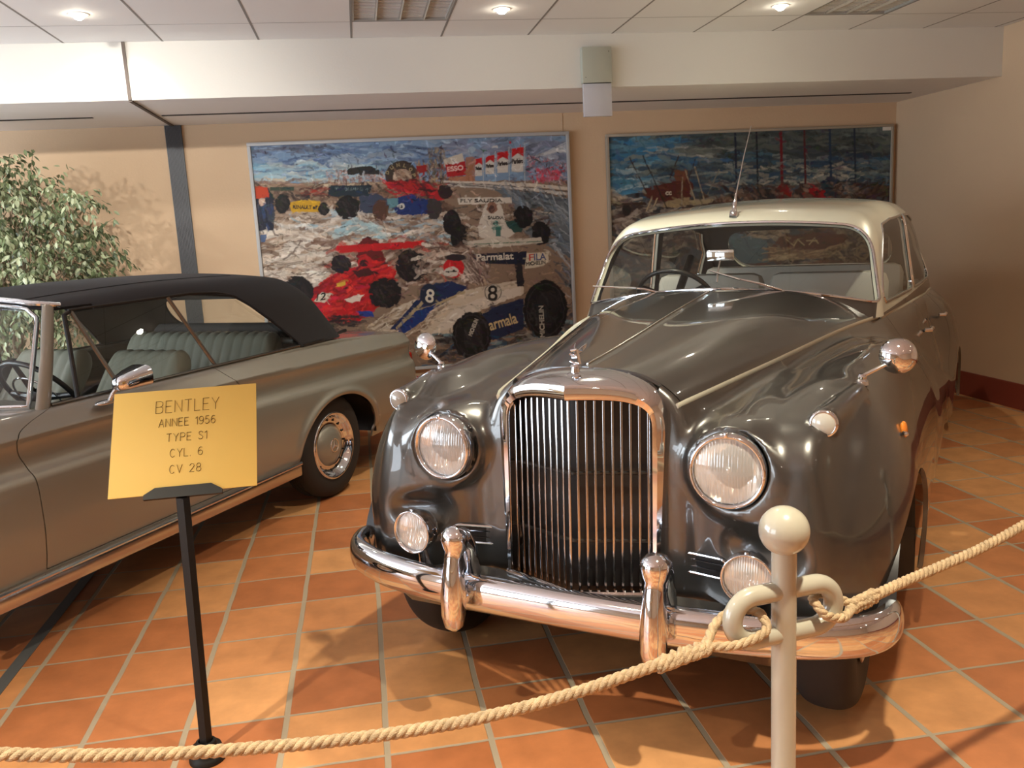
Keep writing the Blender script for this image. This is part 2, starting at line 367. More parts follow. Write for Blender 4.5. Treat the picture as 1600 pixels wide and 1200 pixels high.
def surfnet(f,lo,hi,h):
    lo=np.array(lo,float); n=np.ceil((np.array(hi)-lo)/h).astype(int)+1
    ax=[lo[k]+h*np.arange(n[k]) for k in range(3)]
    val=np.empty(n)
    for i in range(0,n[0],16):
        X,Y,Z=np.meshgrid(ax[0][i:i+16],ax[1],ax[2],indexing='ij')
        val[i:i+16]=f(np.stack([X.ravel(),Y.ravel(),Z.ravel()],1)).reshape(X.shape)
    ins=val<0
    c=np.zeros(n-1,int)
    for a in (0,1):
        for b in (0,1):
            for d in (0,1): c+=ins[a:n[0]-1+a,b:n[1]-1+b,d:n[2]-1+d]
    act=(c>0)&(c<8); idx=-np.ones(n-1,int); cells=np.argwhere(act); idx[act]=np.arange(len(cells))
    acc=np.zeros((len(cells),3)); cnt=np.zeros(len(cells))
    for axd in range(3):
        o1,o2=[k for k in range(3) if k!=axd]
        for a in (0,1):
            for b in (0,1):
                p=cells.copy(); p[:,o1]+=a; p[:,o2]+=b; q=p.copy(); q[:,axd]+=1
                v0=val[tuple(p.T)]; v1=val[tuple(q.T)]; m=(v0<0)!=(v1<0)
                t=np.where(m,v0/np.where(m,v0-v1,1),0); pos=p.astype(float); pos[:,axd]+=t
                acc+=np.where(m[:,None],pos,0); cnt+=m
    V=lo+h*acc/cnt[:,None]
    T=[]
    for axd in range(3):
        o1,o2=[(axd+1)%3,(axd+2)%3]
        sl0=[slice(None)]*3; sl1=[slice(None)]*3; sl0[axd]=slice(0,-1); sl1[axd]=slice(1,None)
        m=ins[tuple(sl0)]!=ins[tuple(sl1)]
        e=np.argwhere(m); e=e[(e[:,o1]>0)&(e[:,o2]>0)&(e[:,o1]<n[o1]-1)&(e[:,o2]<n[o2]-1)]
        flip=ins[tuple(sl0)][tuple(e.T)]
        q=[]
        for a,b in ((-1,-1),(0,-1),(0,0),(-1,0)):
            p=e.copy(); p[:,o1]+=a; p[:,o2]+=b; q.append(idx[tuple(p.T)])
        q=np.stack(q,1); q=np.where(flip[:,None],q,q[:,::-1])
        T.append(q[:,[0,1,2]]); T.append(q[:,[0,2,3]])
    T=np.concatenate(T)
    return Surf(project(f,V),T,f)
def clip(S,g,snap=True):
    """split a surface along g=0 -> (g<0 part, g>0 part); the cut follows the curve exactly"""
    V,T,f=S.V,S.T,S.f
    gv=g(V); sgn=gv>0
    st=sgn[T]; k=st.sum(1)
    mix=(k>0)&(k<3)
    Tm=T[mix]
    E=np.sort(np.concatenate([Tm[:,[0,1]],Tm[:,[1,2]],Tm[:,[2,0]]]),1)
    E=E[sgn[E[:,0]]!=sgn[E[:,1]]]
    if len(E)==0:
        return (S.copy(),Surf(V,T[:0],f)) if k.sum()==0 else ((Surf(V,T[k==0],f),Surf(V,T[k==3],f)))
    E=np.unique(E,axis=0)
    t=gv[E[:,0]]/(gv[E[:,0]]-gv[E[:,1]]); A,B=V[E[:,0]],V[E[:,1]]
    Pn=A+(B-A)*t[:,None]
    if snap:
        P0=Pn.copy()
        for _ in range(4):
            G=grad(f,Pn); n=G/np.maximum(np.linalg.norm(G,axis=1),1e-9)[:,None]
            gg=grad(g,Pn); gt=gg-(gg*n).sum(1)[:,None]*n
            s=g(Pn)/np.maximum((gt*gt).sum(1),.05); Pn=Pn-gt*np.clip(s,-.01,.01)[:,None]
            Pn=Pn-G*np.clip(f(Pn)/np.maximum((G*G).sum(1),.05),-.01,.01)[:,None]
        bad=np.linalg.norm(Pn-P0,axis=1)>.02; Pn[bad]=P0[bad]
    key={(a,b):len(V)+i for i,(a,b) in enumerate(E.tolist())}
    V2=np.concatenate([V,Pn]); neg=[];pos=[]
    for tri in Tm.tolist():
        sg=[sgn[i] for i in tri]; odd=[i for i in range(3) if sg[i]!=(sum(sg)>1)][0]
        a,b,c=tri[odd],tri[(odd+1)%3],tri[(odd+2)%3]
        ab=key[(min(a,b),max(a,b))]; ac=key[(min(a,c),max(a,c))]
        one=[(a,ab,ac)]; two=[(ab,b,c),(ab,c,ac)]
        (pos if sgn[a] else neg).extend(one); (neg if sgn[a] else pos).extend(two)
    Tn=np.concatenate([T[k==0],np.array(neg,int).reshape(-1,3)]); Tp=np.concatenate([T[k==3],np.array(pos,int).reshape(-1,3)])
    return Surf(V2,Tn,f),Surf(V2,Tp,f)
def compact(S):
    u,inv=np.unique(S.T,return_inverse=True); return Surf(S.V[u],inv.reshape(-1,3),S.f)
def mirrored(S,ax=0):
    """add the mirror image of a half surface (its rim on the mirror plane is shared)"""
    V,T=S.V,S.T; mid=np.abs(V[:,ax])<1e-5; new=np.arange(len(V))+len(V); new[mid]=np.nonzero(mid)[0]
    V2=V.copy(); V2[:,ax]*=-1
    return compact(Surf(np.concatenate([V,V2]),np.concatenate([T,new[T][:,::-1]]),S.f))
def flipped(S,ax=0):
    V=S.V.copy(); V[:,ax]*=-1; return Surf(V,S.T[:,::-1].copy(),S.f)
def rim_loops(T):
    E=np.concatenate([T[:,[0,1]],T[:,[1,2]],T[:,[2,0]]]); key=np.sort(E,1)
    u,inv,c=np.unique(key,axis=0,return_inverse=True,return_counts=True); B=E[c[inv.ravel()]==1]
    nx={}
    for a,b in B.tolist(): nx.setdefault(a,[]).append(b)
    loops=[]
    while nx:
        a=next(iter(nx)); L=[a]
        while True:
            l=nx.get(L[-1])
            if not l: break
            b=l.pop()
            if not l: del nx[L[-1]]
            if b==L[0]: break
            L.append(b)
        if len(L)>5: loops.append(L)
    return B,loops
def panel(name,S,m,parent,rim=.012,label=None,offset=0.0,sym=None):
    """link the surface as a mesh with exact normals; its open rims get a folded-in edge of real thickness"""
    S=compact(S)
    if len(S.T)==0: return None
    f=S.f; V=S.V
    N=nrm((lambda P:f(np.abs(P)*np.array([1,0,0])+P*np.array([0,1,1]))) if sym=='x' else f,V)
    if offset: V=V+N*offset
    B,_=rim_loops(S.T); T=S.T
    n0=len(V)
    if rim:
        bi=np.unique(B); mp={b:i for i,b in enumerate(bi.tolist())}
        top=V[bi]; bot=V[bi]-N[bi]*rim
        # rim normals point away from the panel, in its tangent plane
        tn=np.zeros((len(bi),3))
        for a,b in B.tolist():
            d=V[b]-V[a]; o=np.cross(d,N[a]); tn[mp[a]]+=o; tn[mp[b]]+=o
        tn/=np.maximum(np.linalg.norm(tn,axis=1),1e-9)[:,None]
        Q=[]
        k=len(bi)
        for a,b in B.tolist():
            ia,ib=mp[a],mp[b]; Q.append((n0+ib,n0+ia,n0+k+ia)); Q.append((n0+ib,n0+k+ia,n0+k+ib))
        V=np.concatenate([V,top,bot]); N=np.concatenate([N,tn,tn]); T=np.concatenate([T,np.array(Q)])
    me=bpy.data.meshes.new(name); me.vertices.add(len(V)); me.vertices.foreach_set('co',V.astype(np.float32).ravel())
    me.loops.add(3*len(T)); me.loops.foreach_set('vertex_index',T.astype(np.int32).ravel())
    me.polygons.add(len(T)); me.polygons.foreach_set('loop_start',np.arange(0,3*len(T),3,dtype=np.int32))
    me.update(calc_edges=True); me.polygons.foreach_set('use_smooth',np.ones(len(T),bool))
    me.normals_split_custom_set_from_vertices(N.astype(np.float32))
    return link(name,me,m,parent,label)
def resample(P,n,closed=True):
    P=np.asarray(P); Q=np.concatenate([P,P[:1]]) if closed else P
    d=np.r_[0,np.cumsum(np.linalg.norm(np.diff(Q,axis=0),axis=1))]; s=np.linspace(0,d[-1],n+(1 if closed else 0))
    R=np.stack([np.interp(s,d,Q[:,k]) for k in range(3)],1)
    return R[:-1] if closed else R
def sd_poly(u,v,pts,r=0):
    """signed distance to a polygon with corners rounded by r"""
    P=np.array(pts,float); n=len(P); d=np.full(u.shape,1e9); ins=np.zeros(u.shape,bool)
    if r:
        c=P.mean(0); A=0.5*np.sum(P[:,0]*np.roll(P[:,1],-1)-np.roll(P[:,0],-1)*P[:,1]); s=1 if A>0 else -1
        nP=[]
        for i in range(n):   # inset by r
            a,b,cc=P[i-1],P[i],P[(i+1)%n]; e1=(b-a)/np.linalg.norm(b-a); e2=(cc-b)/np.linalg.norm(cc-b)
            n1=s*np.array([-e1[1],e1[0]]); n2=s*np.array([-e2[1],e2[0]]); h=n1+n2; h/=max(1+n1@n2,.25); nP.append(b+h*r)
        P=np.array(nP)
    for i in range(n):
        a=P[i]; b=P[(i+1)%n]; e=b-a; wx=u-a[0]; wy=v-a[1]; t=np.clip((wx*e[0]+wy*e[1])/(e@e),0,1)
        d=np.minimum(d,(wx-e[0]*t)**2+(wy-e[1]*t)**2)
        c1=(a[1]<=v)!=(b[1]<=v); xi=a[0]+(v-a[1])*e[0]/(e[1] if abs(e[1])>1e-12 else 1e-12)
        ins^=c1&(u<xi)
    d=np.sqrt(d); return np.where(ins,-d,d)-r
LABEL={(-1.434,5.47):'lit recessed ceiling spotlight, leftmost one, above the fig tree',(.966,5.47):'lit recessed ceiling spotlight between the two louvred lights',(2.766,5.47):'lit recessed ceiling spotlight just left of the right louvred light'}
for i,(x,y) in enumerate(SPOTS):
    k=(x,y)
    downlight(x,y,LABEL.get(k,'lit recessed ceiling spotlight in the part of the ceiling behind the photographer'),energy=ENERGY.get(k,SPOT_W),aim=AIM.get(k))
# ================================================================ the big grey saloon
def build_saloon():
    root=thing('saloon_car','big two-tone vintage saloon, dark grey body and cream roof, with tall chrome radiator grille','car',(.42,2.308,0),math.radians(-37.95))
    xs=lambda y:.31+.2204*(np.minimum(y,2.14)-.37)+np.where(y>2.14,.075*np.clip(y-2.14,0,2.3)-.016*np.clip(y-2.14,0,2.3)**2,0)
    ze=cub([.2,.37,2.14,3.0,3.8,4.5,5.0,5.3,5.5],[1.036,1.043,1.112,1.09,1.06,1.03,.93,.74,.5])
    zc=cub([.2,.40,.50,.76,1.3,1.9,2.1,3.5,4.5,4.9,5.2,5.45],[1.140,1.147,1.151,1.168,1.212,1.252,1.262,1.2,1.12,1.05,.90,.55])
    crest=cub([.2,.75,1.1,1.4,1.7,2.0,2.4,2.9,3.4],[1.075,1.075,1.090,1.084,1.066,1.03,.93,.80,.68])
    outer=cub([.2,.8,2.0,3.2,3.6],[.962,.962,.945,.935,.93])
    pw=cub([.3,.6,1.9,2.3],[3.1,4.1,3.6,3.0])
    def fwing(ax,y,z):
        xw=.70; a=outer(y)-xw; b=crest(y)-.58
        ai=np.where(ax<xw,.275,a)
        dz=np.maximum(z-.58,0)/b; dx=np.abs(ax-xw)/ai; fy=np.maximum(.80-y,0)/.515
        lowc=np.maximum(.58-z,0)/.9       # tucks in a little below
        q=np.sqrt(dx**2.15+dz**2.15+fy**2.3+lowc**2+1e-9)
        return (q-1)*.26
    def frear(ax,y,z):
        dz=np.maximum(z-.54,0)/.50; dx=np.abs(ax-.725)/.275
        fy=np.where(y<4.3,(4.3-y)/.98,(y-4.3)/1.02)
        return (np.sqrt(dx**2.2+dz**2.2+np.abs(fy)**2.3+1e-9)-1)*.26
    def fbody(P):
        ax=np.abs(P[:,0]); y=P[:,1]; z=P[:,2]
        hw=xs(y); e=ze(y); c=zc(y)
        zt=e+(c-e)*(1-np.clip(ax/hw,0,1.15)**pw(y))
        zt=zt+.006*np.exp(-(ax/.012)**2)*sstep(.3,.5,y)*sstep(2.0,1.9,y)
        wd=sstep(1.7,2.5,y)
        hs=hw+.004+wd*(.935-hw)*np.sin(np.clip((e-z)/.62,0,1)*PI/2)**.9-wd*.05*sstep(.5,.28,z)
        f=smax((z-zt)*.8,ax-hs,.035)
        f=smax(f,.378-y,.03)
        f=smax(f,y-5.36,.2)
        # catwalk between radiator and wings, with the lamp nacelles
        yp=.375-.075*sstep(.28,.56,ax)
        cat=smax(smax(z-1.0,yp-y,.16),ax-.72,.05); cat=np.maximum(cat,y-1.6)
        f=smin(f,cat,.09)
        f=smin(f,fwing(ax,y,z),.085)
        r=.124-.02*sstep(.3,1.1,y)
        nac=smax(np.sqrt((ax-.478)**2+(z-(.876+.05*sstep(.4,1.0,y)))**2)-r,.318-y,.02); nac=np.maximum(nac,y-1.05)
        f=smin(f,nac,.055)
        f=smin(f,frear(ax,y,z),.05)
        f=smax(f,-np.maximum(np.sqrt((ax-.478)**2+(z-.880)**2)-.1125,y-.326),.015)   # socket of the lamp
        # side lamp pods on the wing crests
        A=np.array([.722,.435,1.010]); B=np.array([.778,.72,1.050]); d=B-A
        Q=np.stack([ax,y,z],1); t=np.clip(((Q-A)@d)/(d@d),0,1); pod=np.linalg.norm(Q-A-t[:,None]*d,axis=1)-(.041-.026*t)
        f=smin(f,pod,.018)
        # hollow for the fog lamps
        fog=(np.sqrt(((ax-.53)/.15)**2+((y-.25)/.075)**2+((z-.655)/.07)**2)-1)*.07
        f=smax(f,-fog,.03)
        # rounded lower front edge
        f=smax(f,.415-z-.35*np.clip(y-.45,0,.4),.05)
        return smax(f,.27-z,.03)
    S=surfnet(fbody,(-.03,.12,.22),(1.02,5.5,1.32),.013)
    _,S=clip(S,lambda P:P[:,0],True)
    S.V[np.abs(S.V[:,0])<2e-4,0]=0
    _,S=clip(S,lambda P:P[:,2]-.30)
    # ---- greenhouse
    hb=cub([1.9,2.1,3.3,4.3,4.9],[.70,.714,.765,.785,.755]); ht=cub([2.2,2.35,3.2,4.1,4.7],[.638,.652,.705,.705,.665])
    def hwg(y,z): t=(z-1.12)/.42; return hb(y)*(1-t)+ht(y)*t
    zr=cub([2.2,2.3,2.6,3.1,3.6,4.1,4.5,4.9],[1.565,1.598,1.645,1.674,1.668,1.61,1.50,1.3])
    def ysf(ax,z): return 1.972+(z-1.265)*1.0+np.clip(.41-.6*(z-1.18),.1,.5)*ax**2
    def fgh(P):
        ax=np.abs(P[:,0]); y=P[:,1]; z=P[:,2]
        f=smax(ax-hwg(y,z),(z-(zr(y)-.115*ax**2))*.95,.13)
        f=smax(f,(ysf(ax,z)-y)*.69,.055)
        yr=4.80-(z-1.12)*1.15-.22*ax**2
        f=smax(f,(y-yr)*.66,.22)
        return smax(f,1.0-z,.01)
    foot=lambda P:fgh(np.stack([P[:,0],P[:,1],np.full(len(P),1.16)],1))
    _,S=clip(S,lambda P:np.maximum(foot(P)+.03,.95-P[:,2]))
    R=surfnet(fgh,(-.03,1.75,.97),(.90,5.0,1.72),.013)
    _,R=clip(R,lambda P:P[:,0]); R.V[np.abs(R.V[:,0])<2e-4,0]=0
    _,R=clip(R,lambda P:P[:,2]-(ze(P[:,1])+.004))
    _,R=clip(R,lambda P:fbody(P)+.012)          # what lies inside the body is not there
    # window openings, each drawn on the side or front view of the surface
    FW=[(2.155,1.168),(2.32,1.35),(2.51,1.512),(2.75,1.535),(3.20,1.548),(3.235,1.145)]
    RW=[(3.315,1.143),(3.285,1.548),(3.75,1.545),(4.10,1.49),(4.30,1.33),(4.36,1.125)]
    side=lambda P,poly,r:np.maximum(sd_poly(P[:,1],P[:,2],poly,r),.5-np.abs(P[:,0]))
    wsp=[(-.3,1.265-.185*.09)]
    def gws(P):
        ax=np.abs(P[:,0]); z=P[:,2]; y=P[:,1]
        zb=1.258-.165*ax**2; zt=1.557-.118*ax**2; hwn=.699-.205*(z-1.18)
        return np.maximum(smax(smax(z-zt,ax-hwn,.12),zb-z,.025),y-2.75)
    def gbl(P):
        ax=np.abs(P[:,0]); z=P[:,2]; y=P[:,1]
        return np.maximum(smax(smax(1.20-z,z-1.50,.02),ax-.56,.16),3.6-y)
    parts={}
    for n,g in (('fw',lambda P:side(P,FW,.04)),('rw',lambda P:side(P,RW,.055)),('ws',gws),('bl',gbl)):
        parts[n],R=clip(R,g)
    # cream upper part / grey waist
    cowl,R=clip(R,lambda P:np.maximum(np.maximum(P[:,2]-(1.262-.165*P[:,0]**2),P[:,0]-.690),P[:,1]-2.4))
    panel('cowl',mirrored(cowl),M['paint'],root,.01)
    waist,R=clip(R,lambda P:np.maximum(P[:,2]-(1.128-.006*(P[:,1]-2.2)),2.13-P[:,1]))
    roof=panel('roof',mirrored(R),M['cream'],root,.022,'cream white roof and pillars')
    for k in (1,-1):
        panel('waist_panel',waist if k==1 else flipped(waist),M['paint'],root,.01)
    hl=mirrored(R); lo=panel('headlining',hl,M['lining'],root,0,'dark lining under the roof',-.026)
    def framed(nm,S,inset,rad,label=None):
        g=panel(nm,S,M['glass'],root,0,label,-inset)
        _,L=rim_loops(compact(S).T); V=compact(S).V
        for l in L:
            P=V[l]; 
            if len(P)<30: continue
            P=resample(P,160)
            MB().tube(P,rad,8,True).build('window_frame',M['chrome'],g,label='chrome window frame')
        return g
    ws=framed('windscreen',mirrored(parts['ws']),.004,.0075)
    framed('rear_window',mirrored(parts['bl']),.004,.007)
    for k in (1,-1):
        for n in ('fw','rw'):
            framed('side_window',parts[n] if k==1 else flipped(parts[n]),.006,.007)
    # ---- body panels
    yc=lambda ax:1.875+.36*ax**2
    gb=lambda P:np.maximum(np.maximum(np.abs(P[:,0])-xs(P[:,1])+.004,.405-P[:,1]),np.maximum(P[:,1]-yc(np.abs(P[:,0])),.98-P[:,2]))
    bon,S=clip(S,lambda P:gb(P)+.0025); _,S=clip(S,lambda P:gb(P)-.0025)
    _,S=clip(S,lambda P:np.maximum(np.abs(P[:,0])-.25,P[:,1]-.45))      # opening behind the radiator
    panel('bonnet',mirrored(bon),M['paint'],root)
    # wheel arches
    _,S=clip(S,lambda P:np.maximum(np.hypot(P[:,1]-.79,P[:,2]-.36)-.42,.55-P[:,0]))
    _,S=clip(S,lambda P:np.maximum(np.hypot(P[:,1]-4.15,P[:,2]-.34)-.345,.55-P[:,0]))
    fr,S=clip(S,lambda P:P[:,1]-2.262); _,S=clip(S,lambda P:P[:,1]-2.267)
    sc,fr=clip(fr,lambda P:np.maximum(np.abs(P[:,0])-xs(P[:,1])-.001,yc(np.abs(P[:,0]))-.05-P[:,1]))
    panel('scuttle',mirrored(sc),M['paint'],root)
    d1,S=clip(S,lambda P:P[:,1]-3.268); _,S=clip(S,lambda P:P[:,1]-3.273)
    dl=lambda P:np.maximum(P[:,1]-3.98+.55*sstep(1.0,.45,P[:,2])*.9,0.0*P[:,0]-9)
    d2,S=clip(S,dl); _,S=clip(S,lambda P:dl(P)-.005)
    boot,S=clip(S,lambda P:np.maximum(np.abs(P[:,0])-.60,4.86-P[:,1])); 
    panel('boot_lid',mirrored(boot),M['paint'],root)
    for k in (1,-1):
        q=(lambda s:s) if k==1 else flipped
        panel('front_wing',q(fr),M['paint'],root,.016)
        dd=panel('door',q(d1),M['paint'],root); de=panel('door',q(d2),M['paint'],root)
        panel('rear_wing',q(S),M['paint'],root,.016)
        for dr,yy in ((dd,3.12),(de,3.86)):
            x0=project(fbody,np.array([[.95,yy,.985]]),25)[0]
            MB().tube([(k*(x0[0]+.004),yy-.09,x0[2]),(k*(x0[0]+.035),yy-.075,x0[2]),(k*(x0[0]+.038),yy+.0,x0[2]),(k*(x0[0]+.03),yy+.05,x0[2])],[.010,.011,.012,.008],8).build('door_handle',M['chrome'],dr,label='chrome door handle')
    # side strip from the radiator to the tail, pale
    for k in (1,-1):
        Y=np.linspace(.375,2.12,40); P=np.stack([xs(Y)+.002,Y,ze(Y)+.004],1); P=project(fbody,P,6); 
        P[:,0]*=k; MB().tube(P,.013,8,ry=.006,up=(.35*k,0,.94)).build('bonnet_strip',M['cream'],root,label='thin cream strip beside the bonnet')
        Y=np.linspace(2.15,4.3,40); P=np.stack([xs(Y)+.01,Y,ze(Y)-.0],1); P=project(fbody,P,8); P[:,0]*=k
        MB().tube(P,.013,8,ry=.007).build('waist_strip',M['cream'],root,label='thin cream strip along the doors')
    Y=np.linspace(.43,1.86,30); P=project(fbody,np.stack([0*Y,Y,zc(Y)+.006],1),4); P[:,2]+=.001
    MB().tube(P,.0045,8,ry=.0035).build('bonnet_hinge',M['chrome_dull'],root,label='bright hinge line down the bonnet')
    # ---- radiator
    def shell_outline(s,hw,top,crn,zb,pe):
        """arch from lower left over the top to lower right; s in 0..1"""
        pass
    n=96
    def arch(hwt,hwb,zt,zb,p,zk):
        """half widths at top and bottom, crown height, bottom, corner power, height where the sides begin"""
        pts=[]
        for i in range(14): t=i/14; z=zb+(zk-zb)*t; pts.append((-(hwb+(hwt-hwb)*t),z))
        m=60
        for i in range(m+1):
            a=PI*(1-i/m); c,s=math.cos(a),math.sin(a)
            pts.append((hwt*math.copysign(abs(c)**(2/p),c),zk+(zt-zk)*abs(s)**(2/p)))
        for i in range(13,-1,-1): t=i/14; z=zb+(zk-zb)*t; pts.append((hwb+(hwt-hwb)*t,z))
        return np.array(pts)
    yV=lambda x,z:.252+.37*np.minimum(abs(x),.30)*.95-.055*(1.08-z)
    inn=arch(.243,.243,1.071,.470,3.6,.96); mid=arch(.262,.256,1.098,.462,3.2,.965); outf=arch(.281,.261,1.122,.460,2.9,.965); back=arch(.2865,.264,1.148,.460,2.6,.968)
    rows=[]
    rows.append([(x,yV(x,z)+.05,z) for x,z in inn]); rows.append([(x,yV(x,z)+.006,z) for x,z in inn])
    rows.append([(x*1.012,yV(x,z)-.004,z+.002) for x,z in inn])
    rows.append([(x,yV(x,z)-.010,z) for x,z in mid])
    rows.append([(x,yV(x,z)-.004,z-.004) for x,z in outf])
    rows.append([(x,yV(x,z)+.012,z+.006*(1 if z>.97 else 0)) for x,z in outf])
    rows.append([(x*.5+xb*.5,(yV(x,z)+.41)/2,(z+zb_)/2+.008*(1 if zb_>1.0 else 0)) for (x,z),(xb,zb_) in zip(outf,back)])
    rows.append([(x,.408,z) for x,z in back]); rows.append([(x*.97,.415,z-.012) for x,z in back])
    V=[];Fc=[];m=len(inn)
    for r in rows: V+=r
    for i in range(len(rows)-1):
        for k in range(m-1): Fc.append((i*m+k,i*m+k+1,(i+1)*m+k+1,(i+1)*m+k))
    shell=link('radiator_shell',mesh('radiator_shell',V,Fc,True,math.radians(32)),M['chrome'],root)
    # bottom rail of the shell, following the V
    MB().tube([(x,yV(x,.465)+.0,.468) for x in np.linspace(-.262,.262,31)],.010,8).build('radiator_sill',M['chrome'],shell)
    # dark core and the two cross bars
    V=[];nx=21
    for x in np.linspace(-.248,.248,nx): V+=[(x,yV(x,1.0)+.075,.45),(x,yV(x,1.0)+.075,1.075)]
    link('radiator_core',mesh('radiator_core',V,[(2*i,2*i+2,2*i+3,2*i+1) for i in range(nx-1)],False),M['dark'],root,'black radiator core behind the bars')
    for z in (.62,.835):
        MB().tube([(x,yV(x,z)+.045,z) for x in np.linspace(-.245,.245,21)],.006,6).build('cross_bar',M['dull'],root)
    topz=lambda x:float(np.interp(x,inn[14:75,0],inn[14:75,1]))
    for i in range(-9,10):
        x=i*.0252; zt=topz(x)-.004
        w=.0080 if i else .009
        b=MB(); b.box((0,0,0),(w,.006,zt-.468),None,.0020)
        ang=math.atan(.3515)*(0 if i==0 else (1 if i>0 else -1))
        b.build('grille_bar',M['bar'],shell,xf=Matrix.Translation((x,yV(x,.77)+.022,(zt+.468)/2))@Matrix.Rotation(-math.atan(.055)*1,4,'X')@Matrix.Rotation(ang*.9,4,'Z'))
    # mascot: a winged letter B on a small plinth, with the cap
    ms=thing('mascot',None,None); ms.parent=root; ms.location=(0,.335,1.139)
    MB().lathe([(0,-.02),(.026,-.02),(.03,-.004),(.024,.002),(.015,.006),(.013,.018),(.017,.024),(.012,.030),(0,.031)],(0,0,0),(0,0,1),24).build('cap',M['chrome'],ms)
    b=MB()
    for s in (0,):
        b.tube([(0,.004,.03),(0,-.004,.075)],.0055,8)
        b.tube([(0,-.004,.075),(0,-.024,.072),(0,-.028,.062),(0,-.012,.054),(0,.0,.053)],.0045,8)
        b.tube([(0,.0,.053),(0,-.022,.051),(0,-.027,.040),(0,-.012,.032),(0,.004,.031)],.0045,8)
    b.build('letter',M['chrome'],ms,xf=Matrix.Rotation(math.radians(-90),4,'Z')@Matrix.Translation((0,.012,0)))
    for k in (1,-1):
        w=[(0,-.006,.060),(.004*k,.012,.072),(.012*k,.030,.082),(.018*k,.052,.088),(.016*k,.046,.078),(.010*k,.030,.066),(.003*k,.010,.056)]
        V=[(x,y,z) for x,y,z in w]+[(x+.003*k,y,z-.001) for x,y,z in w]; q=len(w)
        link('mascot_wing',mesh('mascot_wing',V,[tuple(range(q)),tuple(range(q,2*q))[::-1]]+[(i,(i+1)%q,q+(i+1)%q,q+i) for i in range(q)],False),M['chrome'],ms)
    # ---- lamps
    def lamp(name,c,r,depth,axis,ribs,label,shell_r=None):
        t=thing(name,None,None); t.parent=root; t.location=c
        ax=Vector(axis).normalized()
        rot=ax.to_track_quat('Z','Y').to_matrix().to_4x4()
        sr=shell_r or r*1.14
        MB().lathe([(sr*.55,-depth),(sr*.9,-depth*.6),(sr,-depth*.2),(sr*1.012,.0),(sr*.995,.012),(r*1.09,.022),(r*1.03,.024),(r*.985,.012)],(0,0,0),(0,0,1),48).build('lamp_rim',M['chrome'],t,xf=rot,autos=None)
        # reflector bowl and the ribbed glass in front
        V=[];Fc=[];k=72; g=np.linspace(-1,1,k); idx={}       # fluted, stepped reflector bowl
        for i,u in enumerate(g):
            for j,v in enumerate(g):
                d=u*u+v*v
                if d<=1.0:
                    fl=.0016*math.sin(u*38)+.0030*math.sin(v*7+1.3*math.sin(u*4))+.0024*math.sin(u*6.5+v*5)
                    idx[i,j]=len(V); V.append((u*r,v*r,(-.50*(1-d)+.02)*r*.92+fl*(1-d)*r/.09))
        for i in range(k-1):
            for j in range(k-1):
                c3=[q for q in ((i,j),(i+1,j),(i+1,j+1),(i,j+1)) if q in idx]
                if len(c3)>=3: Fc.append([idx[q] for q in c3])
        MB().add(V,Fc).build('reflector',M['reflector'],t,xf=rot,autos=None)
        V=[];Fc=[];k=64
        g=np.linspace(-1,1,k)
        idx={}
        for i,u in enumerate(g):
            for j,v in enumerate(g):
                d=u*u+v*v
                if d<=1.0: 
                    zz=.010+.022*(1-d)*(r/.09)+ (.0016*math.sin(u*ribs) if d<.92 and abs(v)>.05 else 0)
                    idx[i,j]=len(V); V.append((u*r,v*r,zz))
        for i in range(k-1):
            for j in range(k-1):
                c4=[(i,j),(i+1,j),(i+1,j+1),(i,j+1)]
                c3=[q for q in c4 if q in idx]
                if len(c3)>=3: Fc.append([idx[q] for q in c3])
        MBx=MB().add(V,Fc); MBx.build('lens',M['lamp_glass'],t,xf=rot,autos=None)
        MB().sphere((0,0,-.015),.012,12).build('bulb',M['chrome_dull'],t,xf=rot)
        return t
    for k in (1,-1):
        h=lamp('headlamp',(k*.478,.300,.880),.0975,.10,(k*.05,-1,.02),75,'')
        MB().box((0,-.012,.108),(.012,.022,.016),None,.003).build('rim_clip',M['chrome'],h)
        g=lamp('fog_lamp',(k*.555,.205,.607),.067,.075,(k*.06,-1,.02),62,'',.072)
        MB().box((0,-.006,.072),(.012,.016,.012),None,.002).build('rim_clip',M['chrome'],g)
        MB().tube([(0,.03,-.06),(0,.04,-.10),(0,.05,-.14)],[.014,.018,.024],10).build('bracket',M['chrome'],g)
        s=thing('side_lamp',None,None); s.parent=root; s.location=(k*.7205,.397,1.0095)
        MB().lathe([(.036,-.016),(.0405,-.010),(.0395,.0),(.036,.005),(.032,.004)],(0,0,0),(0,-1,.05),28).build('lamp_rim',M['chrome'],s,autos=None)
        MB().lathe([(0,.013),(.012,.012),(.024,.008),(.032,.003)],(0,0,0),(0,-1,.05),24).build('lens',M['frost'],s)
        # amber repeater on the wing side
        p=project(fbody,np.array([[.93,.75,.93]]),20)[0]
        rp=thing('repeater_lamp',None,None); rp.parent=root; rp.location=(k*p[0],p[1],p[2])
        MB().sphere((0,.012,0),1,16,(.013,.030,.030)).build('lens',M['amber'],rp,label='orange side repeater lens')
        MB().lathe([(0,.008),(.007,.004),(.008,-.01)],(k*.010,-.028,0),(k*.5,-1,0),12).build('lamp_rim',M['chrome'],rp)
        # air intake beside the radiator
        yy=lambda x:.375-.075*float(sstep(.28,.56,np.array([abs(x)]))[0])-.004
        x0,x1,z0=.318,.475,.570
        iv=thing('air_intake',None,None); iv.parent=root
        L=[]
        for i in range(13): a=PI/2+PI*i/12; L.append((x0+.030+.030*math.cos(a),z0-.0+.030*math.sin(a)))
        for i in range(13): a=-PI/2+PI*i/12; L.append((x1-.030+.030*math.cos(a),z0+.030*math.sin(a)))
        L3=[(k*x,yy(x)-.004,z+.08*(x-.4)) for x,z in L]
        MB().tube(L3,.0045,8,True).build('intake_frame',M['chrome'],iv)
